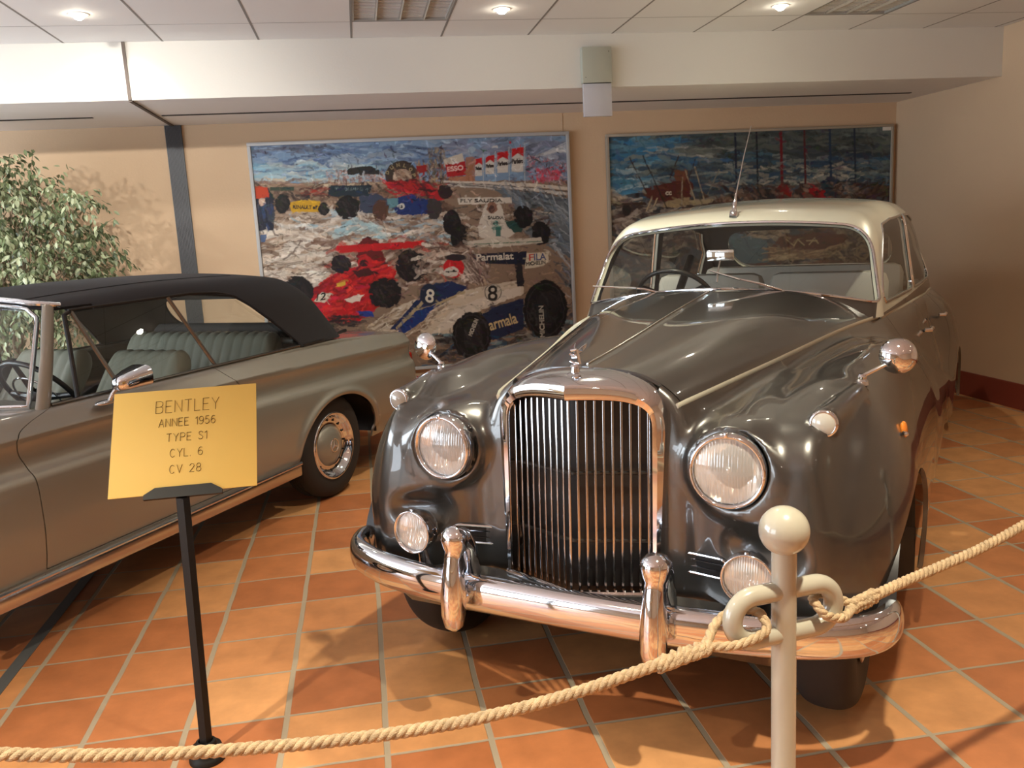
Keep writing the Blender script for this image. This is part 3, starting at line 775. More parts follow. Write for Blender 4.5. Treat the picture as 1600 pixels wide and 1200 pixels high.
        V=[(p[0],p[1]+.006,p[2]) for p in L3]
        link('intake_opening',mesh('intake_opening',V,[tuple(range(len(V)))],False),M['dark'],iv,'black opening')
        for dz in (-.011,.011):
            MB().tube([(k*x,yy(x)-.003,z0+dz+.08*(x-.4)) for x in np.linspace(x0+.012,x1-.012,8)],.003,6).build('intake_bar',M['chrome'],iv)
    # ---- bumper with overriders
    bp=thing('front_bumper',None,None); bp.parent=root
    X=np.linspace(-.905,.905,81); yb=cub([0,.25,.45,.65,.80,.86,.895,.906],[.150,.152,.162,.190,.245,.29,.355,.43])
    def zmid(x): return .436
    V=[];Fc=[];n=28;q=len(X)
    xx=[];
    tt=np.linspace(-1,1,101)
    for i,t in enumerate(tt):
        # walk round the plan curve, the ends bending back
        a=abs(t); x=math.copysign(min(.905,.905*(1-(1-a)**1.0)),t)
        xx.append(x)
    plan=[]
    for t in np.linspace(0,1,60):
        x=.906*math.sin(t*PI/2); plan.append((x,float(yb(np.array([x]))[0])))
    plan=[(-x,y) for x,y in plan[::-1][:-1]]+plan
    P=[Vector((x,y,0)) for x,y in plan]; q=len(P)
    for i in range(q):
        a=P[max(i-1,0)]; b=P[min(i+1,q-1)]; t=(b-a).normalized(); out=Vector((t.y,-t.x,0))
        if out.y>0 and abs(P[i].x)<.5: out=-out
        e=max(0.0,(abs(P[i].x)-.86)/.05); sc=max(.12,math.sqrt(max(0,1-min(1,e)**2))) if e>0 else 1
        endf=min(1,(i+.6)/5,(q-1-i+.6)/5); sc=math.sqrt(endf) if endf<1 else 1
        hh=.060*(.60+.40*sc) if sc<1 else .060
        for k in range(n):
            an=2*PI*k/n; c,s=math.cos(an),math.sin(an)
            d=.042*math.copysign(abs(c)**.8,c); zz=hh*math.copysign(abs(s)**.85,s)
            if c<0: d*=.5
            w=P[i]+out*(d*(sc if sc<1 else 1)); V.append((w.x,w.y,.450+.012*(w.x/.9)**2+zz))
    for i in range(q-1):
        for k in range(n): Fc.append((i*n+k,i*n+(k+1)%n,(i+1)*n+(k+1)%n,(i+1)*n+k))
    Fc.append(tuple(range(n))); Fc.append(tuple((q-1)*n+k for k in range(n))[::-1])
    link('bumper_bar',mesh('bumper_bar',V,Fc,True,math.radians(60)),M['chrome'],bp)
    for k in (1,-1):
        pts=[(k*.327,.062,.355),(k*.327,.060,.372),(k*.327,.060,.41),(k*.327,.066,.47),(k*.327,.074,.54),(k*.327,.082,.585),(k*.327,.088,.604),(k*.327,.092,.620),(k*.327,.095,.645),(k*.327,.097,.665),(k*.327,.099,.682),(k*.327,.100,.688)]
        r=[.010,.030,.039,.040,.035,.031,.030,.038,.044,.041,.025,.006]
        b=MB().tube(pts,r,24,up=(1,0,0))
        b.tube([(k*.327,.09,.45),(k*.327,.16,.45)],.03,12); b.tube([(k*.327,.10,.640),(k*.327,.135,.635),(k*.327,.165,.60),(k*.327,.19,.50)],[.036,.036,.03,.03],12)
        b.build('overrider',M['chrome'],bp,autos=None)
    # ---- front apron behind the bumper
    V=[];X=np.linspace(-.62,.62,25)
    for x in X:
        yp=min(yV(x,.47),.375-.075*float(sstep(.28,.56,np.array([abs(x)]))[0])+.03)+.004
        V+=[(x,yp,.462),(x,.15,.43),(x,.25,.33)]
    link('apron',mesh('apron',V,[(3*i,3*i+3,3*i+4,3*i+1) for i in range(24)]+[(3*i+1,3*i+4,3*i+5,3*i+2) for i in range(24)],True,.6),M['paint'],root)
    # ---- mirrors on the wings
    for k,yaw in ((1,.2),(-1,.2)):
        base=project(fbody,np.array([[.80,.775,1.10]]),20)[0]
        mr=thing('wing_mirror',None,None); mr.parent=root; mr.location=(k*base[0],base[1],base[2])
        MB().lathe([(.020,-.006),(.019,.006),(.012,.012),(.014,.020),(.010,.028)],(0,0,0),(0,0,1),20).build('mirror_base',M['chrome'],mr)
        top=Vector((k*(.872-base[0]),.815-base[1],1.128-base[2]))
        MB().tube([(0,0,.02),top*.5+Vector((0,0,.012)),top],[.007,.006,.006],10).build('stem',M['chrome'],mr)
        ax=Vector((k*.12,-1,.12)).normalized()
        rot=Matrix.Translation(top+Vector((k*.004,.0,.012)))@ax.to_track_quat('Z','Y').to_matrix().to_4x4()
        MB().lathe([(0,.024),(.02,.022),(.04,.015),(.052,.004),(.056,-.006),(.053,-.008)],(0,0,0),(0,0,1),36).build('mirror_shell',M['chrome'],mr,xf=rot,autos=None)
        MB().lathe([(0,-.0065),(.053,-.0065)],(0,0,0),(0,0,1),36).build('mirror_glass',M['mirror'],mr,xf=rot)
    # ---- wipers
    for piv,tip,elb in (((-.30,1.985,1.235),(-.64,2.055,1.268),(-.40,1.985,1.262)),((.30,1.985,1.235),(-.035,2.03,1.335),(.10,1.992,1.298))):
        wp=thing('wiper',None,None); wp.parent=root
        MB().lathe([(.016,-.02),(.014,.006),(.009,.014),(0,.016)],piv,(0,-.5,.86),16).build('pivot',M['chrome'],wp)
        pv=Vector(piv)+Vector((0,-.01,.012)); tp=Vector(tip)+Vector((0,-.035,.008)); el=Vector(elb)+Vector((0,-.035,.008))
        MB().tube([pv,pv*.5+el*.5+Vector((0,0,.004)),el],[.007,.006,.004],8,ry=.004).build('wiper_arm',M['chrome'],wp)
        d=(tp-el).normalized(); 
        MB().tube([el-d*.02,el,tp],[.004,.006,.004],8,ry=.005).build('wiper_blade',M['chrome_dull'],wp)
    # ---- aerial on the roof edge
    ae=thing('aerial',None,None); ae.parent=root
    MB().lathe([(.020,-.02),(.020,.004),(.014,.016),(.009,.03),(.012,.045),(.007,.07),(.004,.10)],(0,2.315,1.605),(.05,.35,1),16).build('aerial_base',M['chrome'],ae)
    MB().tube([(0.004,2.345,1.69),(.010,2.49,1.885),(.012,2.645,2.045)],[.0035,.0025,.0015],8).build('rod',M['chrome'],ae)
    # ---- wheels
    def wheel(x,y,side):
        w=thing('wheel',None,None); w.parent=root; w.location=(x,y,.368)
        MB().lathe([(.20,-.08)]+[(.262+.106*abs(math.cos(a))**.55,.094*math.copysign(abs(math.sin(a))**.8,math.sin(a))) for a in np.linspace(-1.45,1.45,23)]+[(.20,.08)],(0,0,0),(side,0,0),72).build('tyre',M['rubber'],w)
        MB().lathe([(0,.075),(.06,.075),(.11,.062),(.13,.05),(.17,.06),(.20,.085),(.212,.09)],(0,0,0),(side,0,0),40).build('hub_cap',M['chrome'],w)
        MB().lathe([(0,-.05),(.2,-.06)],(0,0,0),(side,0,0),24).build('brake_drum',M['dark'],w)
    for s in (1,-1): wheel(s*.715,.755,s); wheel(s*.735,4.15,s)
    # ---- underside and the lining of the wheel houses
    b=MB(); b.box((0,2.75,.34),(1.50,3.1,.10),None,.02); b.box((0,.95,.42),(1.0,1.1,.22),None,.03); b.box((0,4.5,.45),(1.0,1.5,.2),None,.03)
    b.build('underbody',M['dark'],root)
    for k in (1,-1):
        for yy in (.79,4.15):
            V=[];Fc=[]
            for i in range(19):
                a=PI*(i/18)*.90-.02
                for xq in (.50,.918): V.append((k*xq,yy+(.425 if yy<1 else .36)*math.cos(a),.35+(.425 if yy<1 else .36)*math.sin(a)))
            Fc=[(2*i,2*i+2,2*i+3,2*i+1) for i in range(18)]
            link('wheel_house',mesh('wheel_house',V,Fc),M['dark'],root)
        MB().box((k*.845,1.205,.36),(.15,.012,.20),None,.004).build('mud_flap',M['dark'],root)
        MB().box((k*.80,2.3,.305),(.10,1.9,.05),None,.01).build('sill',M['paint'],root)
    # ---- cabin
    b=MB(); b.box((0,3.2,.42),(1.5,2.6,.04)); b.build('cabin_floor',M['lining'],root)
    V=[];Fc=[]
    b=MB()
    for x in np.linspace(-.66,.66,21): b.V+=[(x,1.99+.30*x*x,1.235-.16*x*x),(x,2.25,1.215-.12*x*x),(x,2.33,1.16-.1*x*x),(x,2.34,.92)]
    b.F=[(4*i+j,4*i+4+j,4*i+5+j,4*i+1+j) for i in range(20) for j in range(3)]
    b.build('dashboard',M['lining'],root)
    def seat(name,xc,yc,w,zt,label,zs=.62,d=.5):
        s=thing(name,None,None); s.parent=root
        MB().box((xc,yc,zs),(w,d,.20),None,.06).build('seat_cushion',M['leather'],s)
        MB().box((xc,yc+d*.52,zs+(zt-zs)/2+.02),(w,.15,zt-zs+.10),Matrix.Rotation(math.radians(-12),3,'X'),.055).build('seat_back',M['leather'],s)
    seat('front_seat',-.335,2.78,.63,1.19,''); seat('front_seat',.335,2.78,.63,1.19,'')
    seat('rear_seat',0,3.80,1.30,1.17,'',.60,.52)
    b=MB(); b.box((0,4.42,1.10),(1.36,.62,.03),None,.01); b.build('parcel_shelf',M['leather_dark'],root)
    for k in (1,-1):
        MB().box((k*.70,2.8,.82),(.03,1.0,.62),None,.01).build('door_lining',M['leather_dark'],root)
        MB().box((k*.73,3.7,.82),(.03,.8,.62),None,.01).build('door_lining',M['leather_dark'],root)
    st=thing('steering_wheel',None,None); st.parent=root; c=Vector((-.335,2.42,1.165)); ax=Vector((0,.80,.60)).normalized(); u=Vector((1,0,0)); v=ax.cross(u)
    MB().tube([c+u*math.cos(a)*.205+v*math.sin(a)*.205 for a in np.linspace(0,2*PI,49)[:-1]],.0125,10,True).build('rim',M['dark'],st)
    b=MB()
    for a in (PI/2,PI/2+2.1,PI/2-2.1): b.tube([c,c+u*math.cos(a)*.2+v*math.sin(a)*.2],[.014,.010],8)
    b.build('spokes',M['dark'],st)
    MB().lathe([(0,.03),(.03,.02),(.04,-.02),(.022,-.06),(.022,-.35)],c,tuple(-ax),16).build('column',M['dark'],st)
    im=thing('interior_mirror',None,None); im.parent=root
    MB().box((-.03,2.17,1.405),(.135,.012,.055),Matrix.Rotation(math.radians(-4),3,'Z'),.004).build('mirror_glass',M['mirror'],im)
    MB().tube([(-.03,2.165,1.38),(-.03,2.12,1.33),(-.03,2.10,1.28)],.005,8).build('stem',M['chrome'],im)
    return root
M['frost']=mat('frosted lamp glass',(.40,.38,.33),.12,.0,.8)
M['lamp_glass']=glass('clear ribbed lamp glass',(.95,.94,.92),1.95,.02,.30)
M['reflector']=mat('silvered reflector',(.88,.86,.82),.16,.85)
SALOON=build_saloon()
# ================================================================ the silver convertible with its dark hood up
# local frame: x forwards from the rear axle, y towards the car's left side, z up
def build_cabriolet():
    a=math.radians(-122.5)
    O=Vector((-.246,5.34,0))-.88*Vector((-math.sin(a),math.cos(a),0))
    root=thing('convertible_car','silver grey two-door convertible with black cloth hood up, left of the big saloon','car',O,a)
    plan=cub([-1.30,-1.1,-.6,0,.8,2.2,3.0,3.45,3.6],[.80,.925,.965,.99,1,1,.985,.94,.86])
    prof=cub([.24,.31,.40,.55,.66,.712,.735,.75,.775,.80,.84,.868,.884,.896,.915,.94,.965],[.865,.882,.905,.924,.926,.922,.910,.894,.880,.877,.881,.889,.890,.880,.862,.840,.815])
    # the two creases fall a little towards the tail
    drop=cub([-1.3,-.6,.2,1,4],[.075,.05,.022,0,0])
    ztop=cub([-1.32,-1.24,-1.0,-.5,0,1.9,2.3,3.0,3.5,3.65],[.83,.865,.888,.925,.962,.965,.962,.93,.88,.80])
    deck=cub([-1.32,-1.24,-1.0,-.4,1.9,2.2,3.0,3.5,3.65],[.84,.88,.905,.945,.97,.985,.955,.89,.78])
    def fbody(P):
        x=P[:,0]; y=np.abs(P[:,1]); z=P[:,2]
        s=plan(x); e=np.hypot((x+.06)/.425,(np.maximum(z,.30)-.325)/.305); e2=np.hypot((x-2.77)/.40,(np.maximum(z,.30)-.325)/.315)
        hs=prof(z+drop(x)*sstep(.30,.72,z))*s+.020*(np.exp(-((e-1.06)/.075)**2)+np.exp(-((e2-1.06)/.075)**2))*sstep(.30,.36,z)
        zt=ztop(x)+(deck(x)-ztop(x))*(1-(np.clip(y/.80,0,1.2))**2.2)+.010*np.exp(-((y-.80)/.05)**2)*sstep(.3,-.5,x)
        f=smax(y-hs,(z-zt)*.9,.022)
        back=-1.345+.13*y**2+.22*np.maximum(.70-z,0)**1.2-.05*sstep(.62,.92,z)
        f=smax(f,(back-x)*.95,.06)
        f=smax(f,x-(3.58-.12*y**2),.10)
        return smax(f,.25-z,.02)
    S=surfnet(fbody,(-1.45,-.03,.20),(3.7,1.0,1.05),.0135)
    _,S=clip(S,lambda P:P[:,1]); S.V[np.abs(S.V[:,1])<2e-4,1]=0
    _,S=clip(S,lambda P:P[:,2]-.262)
    cab=lambda P:np.maximum(np.maximum(P[:,1]-.775+.05*sstep(.2,-.3,P[:,0]),np.maximum(-.30-P[:,0],P[:,0]-(2.0-.15*P[:,1]**2))),.90-P[:,2])
    _,S=clip(S,cab)
    _,S=clip(S,lambda P:np.maximum(np.hypot((P[:,0]+.06)/.425,(np.maximum(P[:,2],.30)-.325)/.305)-1,.5-P[:,1]))
    _,S=clip(S,lambda P:np.maximum(np.hypot((P[:,0]-2.77)/.40,(np.maximum(P[:,2],.30)-.325)/.315)-1,.5-P[:,1]))
    xd=cub([.25,.55,.76,.83,.872,.90,.93,.955,.975],[2.055,2.062,2.07,2.095,2.10,2.075,2.0,1.90,1.80])
    gd=lambda P:np.maximum(np.maximum(P[:,0]-xd(P[:,2]),np.where(P[:,2]>.85,.80+.9*(P[:,2]-.85),.80)-P[:,0]),np.maximum(.335-P[:,2],.5-P[:,1]))
    door,S=clip(S,lambda P:gd(P)+.0025); _,S=clip(S,lambda P:gd(P)-.0025)
    boot,S=clip(S,lambda P:np.maximum(P[:,1]-.70,np.maximum(P[:,0]+.48,.80-P[:,2]))+.002); _,S=clip(S,lambda P:np.maximum(P[:,1]-.70,np.maximum(P[:,0]+.48,.80-P[:,2]))-.002)
    bon,S=clip(S,lambda P:np.maximum(P[:,1]-.66,np.maximum(2.12-P[:,0],.86-P[:,2]))+.002); _,S=clip(S,lambda P:np.maximum(P[:,1]-.66,np.maximum(2.12-P[:,0],.86-P[:,2]))-.002)
    front,S=clip(S,lambda P:1.45-P[:,0])
    mir=lambda s:mirrored(s,1)
    panel('boot_lid',mir(boot),M['silver'],root); panel('bonnet',mir(bon),M['silver'],root)
    panel('front_body',mir(front),M['silver'],root,.014); panel('rear_body',mir(S),M['silver'],root,.014)
    doors={}
    for k in (1,-1): doors[k]=panel('door',door if k==1 else flipped(door,1),M['silver'],root)
    # inside skin of the doors
    for k in (1,-1): MB().box((1.45,k*.80,.72),(1.25,.03,.46),None,.01).build('door_lining',M['leather_dark'],root)
    # ---- cloth hood
    hb=cub([.95,1.1,1.25,1.34,1.45],[.815,.775,.725,.675,.64])
    ztp=cub([-.55,-.1,.3,.9,1.4,1.8],[1.30,1.385,1.425,1.436,1.425,1.405])
    def fhood(P):
        x=P[:,0]; y=np.abs(P[:,1]); z=P[:,2]
        f=smax(y-hb(z)+.02*sstep(.2,-.6,x),z-(ztp(x)-.10*y**2-.05*y**6),.10)
        slope=(z-.965)*.74-(x+.42)+.10*y**2           # the raked back
        f=smax(f,slope*.80,.12)
        f=smax(f,x-(1.755-.16*y**2),.03)
        return smax(f,.955-z,.01)
    Hd=surfnet(fhood,(-.75,-.03,.93),(1.85,.86,1.5),.0125)
    _,Hd=clip(Hd,lambda P:P[:,1]); Hd.V[np.abs(Hd.V[:,1])<2e-4,1]=0
    _,Hd=clip(Hd,lambda P:P[:,2]-.962)
    OP=[(2.4,1.332),(1.64,1.332),(.85,1.342),(.54,1.305),(.33,1.15),(.10,.94),(2.4,.90)]
    def gop(P): return np.maximum(sd_poly(P[:,0],P[:,2],OP,.03),.45-P[:,1])
    _,Hd=clip(Hd,gop)
    _,Hd=clip(Hd,lambda P:np.maximum(P[:,2]-1.352,1.45-P[:,0]))          # open over the windscreen
    rw,Hd=clip(Hd,lambda P:np.maximum(smax(smax(1.045-P[:,2],P[:,2]-1.235,.01),P[:,1]-.56,.10),P[:,0]-.35))
    ho=panel('cloth_hood',mir(Hd),M['canvas'],root,.012,'black cloth folding hood')
    panel('hood_lining',mir(Hd),M['lining'],root,0,None,-.016)
    panel('rear_window',mir(rw),M['glass'],root,0)
    for yy in (.47,-.47):     # sewn seams on the roof
        X=np.linspace(1.70,.30,30); P=project(fhood,np.stack([X,yy+0*X,ztp(X)-.02],1),10)
        MB().tube(P,.004,6).build('seam',M['canvas'],ho)
    # ---- trim at the hood's foot and along the waist
    for k in (1,-1):
        X=np.linspace(1.86,.12,50); P=np.stack([X,k*(.806*plan(X)),0*X+.969],1)
        MB().tube(P,.008,8).build('waist_moulding',M['trim'],root,label='dark bright-edged moulding along the door top')
        X=np.linspace(.12,-.52,30); P=np.stack([X,k*(.806*plan(X)-.10*sstep(-.05,-.55,X)-.0),.969-.0*X+.006*sstep(0,-.5,X)],1)
        MB().tube(P,.012,8).build('hood_bead',M['dark'],root)
        # glass and its bars
        top=lambda x:(x,k*(.672-.02*abs(x-.9)),1.338); 
        def gl(xb,zb,xt,zt): return (xb,k*(.797 if zb<1 else .70),zb)
        def wall(x,z): return Vector((x,k*(.800-.36*(z-.965)),z))
        poly=[(1.70,.965),(1.60,1.325),(1.02,1.335),(.865,.965)]
        g=link('door_window',mesh('door_window',[wall(x,z) for x,z in poly],[(0,1,2,3) if k==1 else (3,2,1,0)],False),M['glass'],doors[k])
        poly=[(.855,.965),(1.01,1.335),(.80,1.340),(.56,1.305),(.34,1.145),(.13,.965)]
        link('quarter_window',mesh('quarter_window',[wall(x,z) for x,z in poly],[tuple(range(6)) if k==1 else tuple(range(6))[::-1]],False),M['glass'],root)
        MB().tube([wall(1.585,1.332),wall(1.485,.955)],.011,8,ry=.008).build('vent_window_bar',M['trim'],doors[k])
        MB().tube([wall(1.005,1.338),wall(.862,.955)],.010,8,ry=.007).build('window_bar',M['trim'],doors[k])
        MB().tube([wall(1.72,.972),wall(1.655,1.20),wall(1.625,1.318),wall(1.59,1.330)],.010,8).build('vent_frame',M['rubber'],doors[k])
        L=[wall(.12,.965),wall(.32,1.14),wall(.44,1.24),wall(.55,1.307),wall(.66,1.332),wall(.85,1.345),wall(1.6,1.337)]
        MB().tube([v+Vector((0,k*.006,0)) for v in L],.006,8).build('hood_edge',M['rubber'],root)
        # windscreen pillar
        MB().tube([(1.90,k*.800,.945),(1.80,k*.745,1.15),(1.70,k*.668,1.335),(1.685,k*.655,1.36)],[.035,.030,.028,.026],12,ry=.018,up=(1,0,.35)).build('windscreen_pillar',M['silver'],root)
        # rocker: bright strip and sill
        X=np.linspace(2.36,.37,30)
        P=np.stack([X,k*(.900+0*X),.314+0*X],1); MB().tube(P,.011,8).build('sill_strip',M['chrome'],root,label='bright strip along the sill')
        b=MB(); b.box((1.36,k*.872,.268),(2.02,.035,.068),None,.012); b.build('sill',M['chrome_dull'],root)
    # ---- windscreen: chrome frame and glass
    bot=[Vector((1.925,.765,.972))]+[Vector((2.16-.40*abs(t)**2.0*1.0/1.0*.585,.765*t,.985-.012*t*t)) for t in np.linspace(.92,-.92,21)]+[Vector((1.925,-.765,.972))]
    top=[Vector((1.712,.625,1.315))]+[Vector((1.80-.20*abs(t)**2.2*.42,.60*t,1.388-.035*t**4)) for t in np.linspace(.97,-.97,21)]+[Vector((1.712,-.625,1.315))]
    n=len(bot); V=bot+top
    ws=link('windscreen',mesh('windscreen',V,[(i,i+1,n+i+1,n+i) for i in range(n-1)][::1]),M['glass'],root)
    fr=bot+top[::-1]; fr=resample(np.array([v[:] for v in fr]),140)
    MB().tube([Vector(p)+Vector((.008,0,0)) for p in fr],.014,10,True,ry=.009).build('windscreen_frame',M['chrome'],ws)
    P=[Vector(v)+Vector((-.012,0,.022)) for v in top[1:-1]]; P=[P[0]+Vector((-.10,.055,-.018)),P[0]+Vector((-.03,.035,-.006))]+P+[P[-1]+Vector((-.03,-.035,-.006)),P[-1]+Vector((-.10,-.055,-.018))]
    MB().tube(P,.012,8).build('header_rail',M['chrome'],root,label='chrome rail above the windscreen')
    # dashboard
    b=MB(); b.box((1.86,0,.90),(.26,1.46,.12),None,.04); b.build('dashboard',M['leather_dark'],root)
    # ---- pleated seats
    def seat_part(y0,y1,loop,pleat,amp,nm,par):
        """a padded roll: closed outline in x-z swept across, ends rounded, pleats pressed in"""
        L=np.array(loop,float); c=L.mean(0); m=len(L); ny=max(24,int((y1-y0)/pleat*8)); V=[];Fc=[]
        for j in range(ny+1):
            y=y0+(y1-y0)*j/ny; t=min(y-y0,y1-y)/.07; sc=1-.55*(1-min(t,1))**2.2 if t<1 else 1
            inner=max(0,min(1,(min(y-y0,y1-y)-.05)/.03))
            d=amp*(abs(math.sin(PI*(y-y0)/pleat))**.5-1)*inner
            for q in L:
                v=(q-c); v=v*sc; l=np.linalg.norm(v); v=v*(1+d/max(l,.03)); V.append((c[0]+v[0],y,c[1]+v[1]))
        for j in range(ny):
            for i in range(m): Fc.append((j*m+i,j*m+(i+1)%m,(j+1)*m+(i+1)%m,(j+1)*m+i))
        Fc.append(tuple(range(m))[::-1]); Fc.append(tuple(ny*m+i for i in range(m)))
        o=link(nm,mesh(nm,V,Fc,True,math.radians(75)),M['seat'],par); return o
    def roll(x0,z0,x1,z1,w):
        """rounded bar outline from (x0,z0) up to (x1,z1), thickness w"""
        a=Vector((x0,z0)); b=Vector((x1,z1)); d=(b-a).normalized(); n=Vector((-d.y,d.x)); P=[]
        for i in range(9): t=PI*i/8; P.append(b+n*math.cos(t)*w/2+d*math.sin(t)*w/2)
        for k in range(1,6): P.append(b-n*w/2+(a-b)*k/6)
        for i in range(9): t=PI*i/8; P.append(a-n*math.cos(t)*w/2-d*math.sin(t)*w/2)
        for k in range(1,6): P.append(a+n*w/2+(b-a)*k/6)
        return [p[:] for p in P[::-1]]
    for k in (1,-1):
        s=thing('front_seat',None,None); s.parent=root
        seat_part(k*.36-.27,k*.36+.27,roll(1.22,.50,.86,.985,.13),.075,.012,'seat_back',s)
        seat_part(k*.36-.27,k*.36+.27,roll(1.22,.50,1.62,.56,.16),.075,.012,'seat_cushion',s)
    s=thing('rear_seat',None,None); s.parent=root
    seat_part(-.60,.60,roll(.30,.50,.06,.965,.16),.075,.016,'seat_back',s)
    seat_part(-.60,.60,roll(.32,.48,.72,.53,.16),.075,.012,'seat_cushion',s)
    MB().box((-.14,0,.975),(.30,1.30,.03),None,.012).build('rear_shelf',M['leather_dark'],root)
    seat_part(-.55,.55,roll(-.10,1.0,-.10,1.03,.10),2,.0,'hood_roll',root).data.materials[0]=M['lining']
    MB().box((1.0,0,.36),(2.2,1.55,.05)).build('cabin_floor',M['lining'],root)
    # ---- steering wheel
    st=thing('steering_wheel',None,None); st.parent=root; c=Vector((1.545,.36,.945)); ax=Vector((-.80,0,.60)).normalized(); u=Vector((0,1,0)); v=ax.cross(u)
    MB().tube([c+u*math.cos(t)*.205+v*math.sin(t)*.205 for t in np.linspace(0,2*PI,49)[:-1]],.012,10,True).build('rim',M['dark'],st)
    MB().tube([c-ax*.02+u*math.cos(t)*.125+v*math.sin(t)*.125 for t in np.linspace(0,2*PI,41)[:-1]],.005,8,True).build('horn_ring',M['chrome'],st)
    b=MB(); b.tube([c+u*.2,c-ax*.03,c-u*.2],[.011,.02,.011],8); b.tube([c-ax*.03,c-v*.2],[.016,.011],8); b.lathe([(0,.0),(.04,-.005),(.05,-.03),(.03,-.06),(.025,-.3)],c,tuple(ax),20)
    b.build('spokes',M['dark'],st)
    # ---- wing mirror on the near door and its foot
    for k in (1,):
        mr=thing('door_mirror',None,None); mr.parent=root; mr.location=(1.60,k*.868,.935)
        V=[];Fc=[];rings=[(0.03,.012,.010,.075),(.022,.030,.028,.078),(-.01,.046,.036,.082),(-.06,.062,.042,.090),(-.118,.074,.048,.096),(-.120,.070,.044,.096)]
        for x,w,hh,z in rings:
            for i in range(20):
                t=2*PI*i/20; c_,s_=math.cos(t),math.sin(t); V.append((x,.055+w*math.copysign(abs(c_)**.6,c_),z+hh*math.copysign(abs(s_)**.6,s_)))
        for r in range(len(rings)-1):
            for i in range(20): Fc.append((r*20+i,r*20+(i+1)%20,(r+1)*20+(i+1)%20,(r+1)*20+i))
        Fc.append(tuple(range(20))[::-1])
        link('mirror_shell',mesh('mirror_shell',V,Fc,True,math.radians(50)),M['chrome'],mr)
        link('mirror_glass',mesh('mirror_glass',[V[100+i] for i in range(20)],[tuple(range(20))],False),M['mirror'],mr)
        MB().tube([(.045,.02,.0),(.03,.035,.04),(.0,.05,.075)],[.010,.009,.008],10).build('stem',M['chrome'],mr)
        MB().sphere((.055,.012,.004),1,20,(.055,.024,.013)).build('mirror_foot',M['chrome'],mr)
        hd=MB(); hd.tube([(.92,.893,.845),(.93,.925,.85),(1.0,.932,.852),(1.07,.925,.85),(1.08,.893,.845)],[.010,.009,.010,.009,.010],8); hd.build('door_handle',M['chrome'],doors[k],label='chrome door handle')
    # ---- wheels
    def star(w,side,yy):
        b=MB()
        b.tube([(math.cos(t)*.040,yy,math.sin(t)*.040) for t in np.linspace(0,2*PI,33)[:-1]],.0030,6,True)
        for i in range(3):
            t=PI/2+2*PI*i/3; b.tube([(0,yy+side*.002,0),(math.cos(t)*.04,yy,math.sin(t)*.04)],[.007,.002],6)
        b.build('star_emblem',M['chrome'],w,label='three-pointed star in a ring on the hub cap')
    for x in (0,2.75):
        for s in (1,-1):
            w=thing('wheel',None,None); w.parent=root; w.location=(x,s*.79,.325)
            MB().lathe([(.19,-.085),(.24,-.092),(.290,-.088),(.315,-.070),(.323,-.04),(.3235,-.02),(.319,-.018),(.319,-.012),(.3245,-.010),(.325,.010),(.319,.012),(.319,.018),(.3235,.02),(.323,.04),(.315,.070),(.290,.088),(.24,.092),(.205,.085),(.19,.06)],(0,0,0),(0,s,0),60).build('tyre',M['rubber'],w)
            MB().lathe([(.128,.052),(.150,.047),(.168,.055),(.180,.072),(.192,.090),(.200,.096),(.208,.094),(.211,.086)],(0,0,0),(0,s,0),60).build('trim_ring',M['chrome'],w,autos=None)
            b=MB()
            for i in range(16):
                t=2*PI*i/16; b.box((math.cos(t)*.160,s*.0525,math.sin(t)*.160),(.018,.006,.012),Matrix.Rotation(-t,3,'Y'),.002)
            b.build('slot',M['dark'],w)
            MB().lathe([(0,.092),(.03,.091),(.07,.086),(.10,.076),(.120,.062),(.132,.050),(.134,.040)],(0,0,0),(0,s,0),48).build('hub_cap',M['silver'],w,autos=None)
            star(w,s,s*.090)
            MB().lathe([(0,-.02),(.13,-.02),(.20,-.03)],(0,0,0),(0,s,0),24).build('rim_back',M['dark'],w)
    for k in (1,-1):
        for xx,aa,bb in ((-.06,.44,.315),(2.77,.415,.325)):
            V=[]
            for i in range(19):
                t=PI*(i/18)*1.06-.10
                for q in (.50,.875): V.append((xx+aa*math.cos(t),k*q,.325+bb*math.sin(t)))
            link('wheel_house',mesh('wheel_house',V,[(2*i,2*i+2,2*i+3,2*i+1) for i in range(18)]),M['dark'],root)
    b=MB(); b.box((1.35,0,.30),(1.9,1.66,.12),None,.03); b.box((-.75,0,.42),(.85,1.1,.26),None,.05); b.box((3.0,0,.42),(.9,1.0,.26),None,.05); b.build('underbody',M['dark'],root)
    # rear bumper and lamps, front bumper
    P=[(-1.0,.90,.46),(-1.25,.87,.46),(-1.36,.74,.46),(-1.40,.3,.46),(-1.40,-.3,.46),(-1.36,-.74,.46),(-1.25,-.87,.46),(-1.0,-.90,.46)]
    MB().tube(resample(np.array(P),60,False),.030,12,ry=.055,up=(1,0,0)).build('rear_bumper',M['chrome'],root)
    P=[(3.3,.90,.46),(3.58,.84,.46),(3.68,.5,.46),(3.72,0,.46),(3.68,-.5,.46),(3.58,-.84,.46),(3.3,-.90,.46)]
    MB().tube(resample(np.array(P),60,False),.030,12,ry=.055,up=(1,0,0)).build('front_bumper',M['chrome'],root)
    for k in (1,-1):
        MB().box((-1.30,k*.60,.66),(.05,.24,.10),Matrix.Rotation(k*.2,3,'Z'),.02).build('tail_lamp',M['tail'],root,label='red tail lamp')
        MB().lathe([(0,.03),(.06,.02),(.085,0),(.095,-.05)],(3.50,k*.66,.68),(1,0,0),28).build('headlamp',M['lens'],root)
    MB().box((3.575,0,.66),(.05,.75,.28),None,.03).build('grille',M['chrome'],root)
    return root
M['tail']=mat('red lamp plastic',(.35,.02,.01),.15)
M['trim']=mat('tarnished trim',(.20,.19,.18),.25,.9)
M['seat']=mat('grey green pleated leather',(.27,.27,.21),.36,coat=.2)
CABRIO=build_cabriolet()
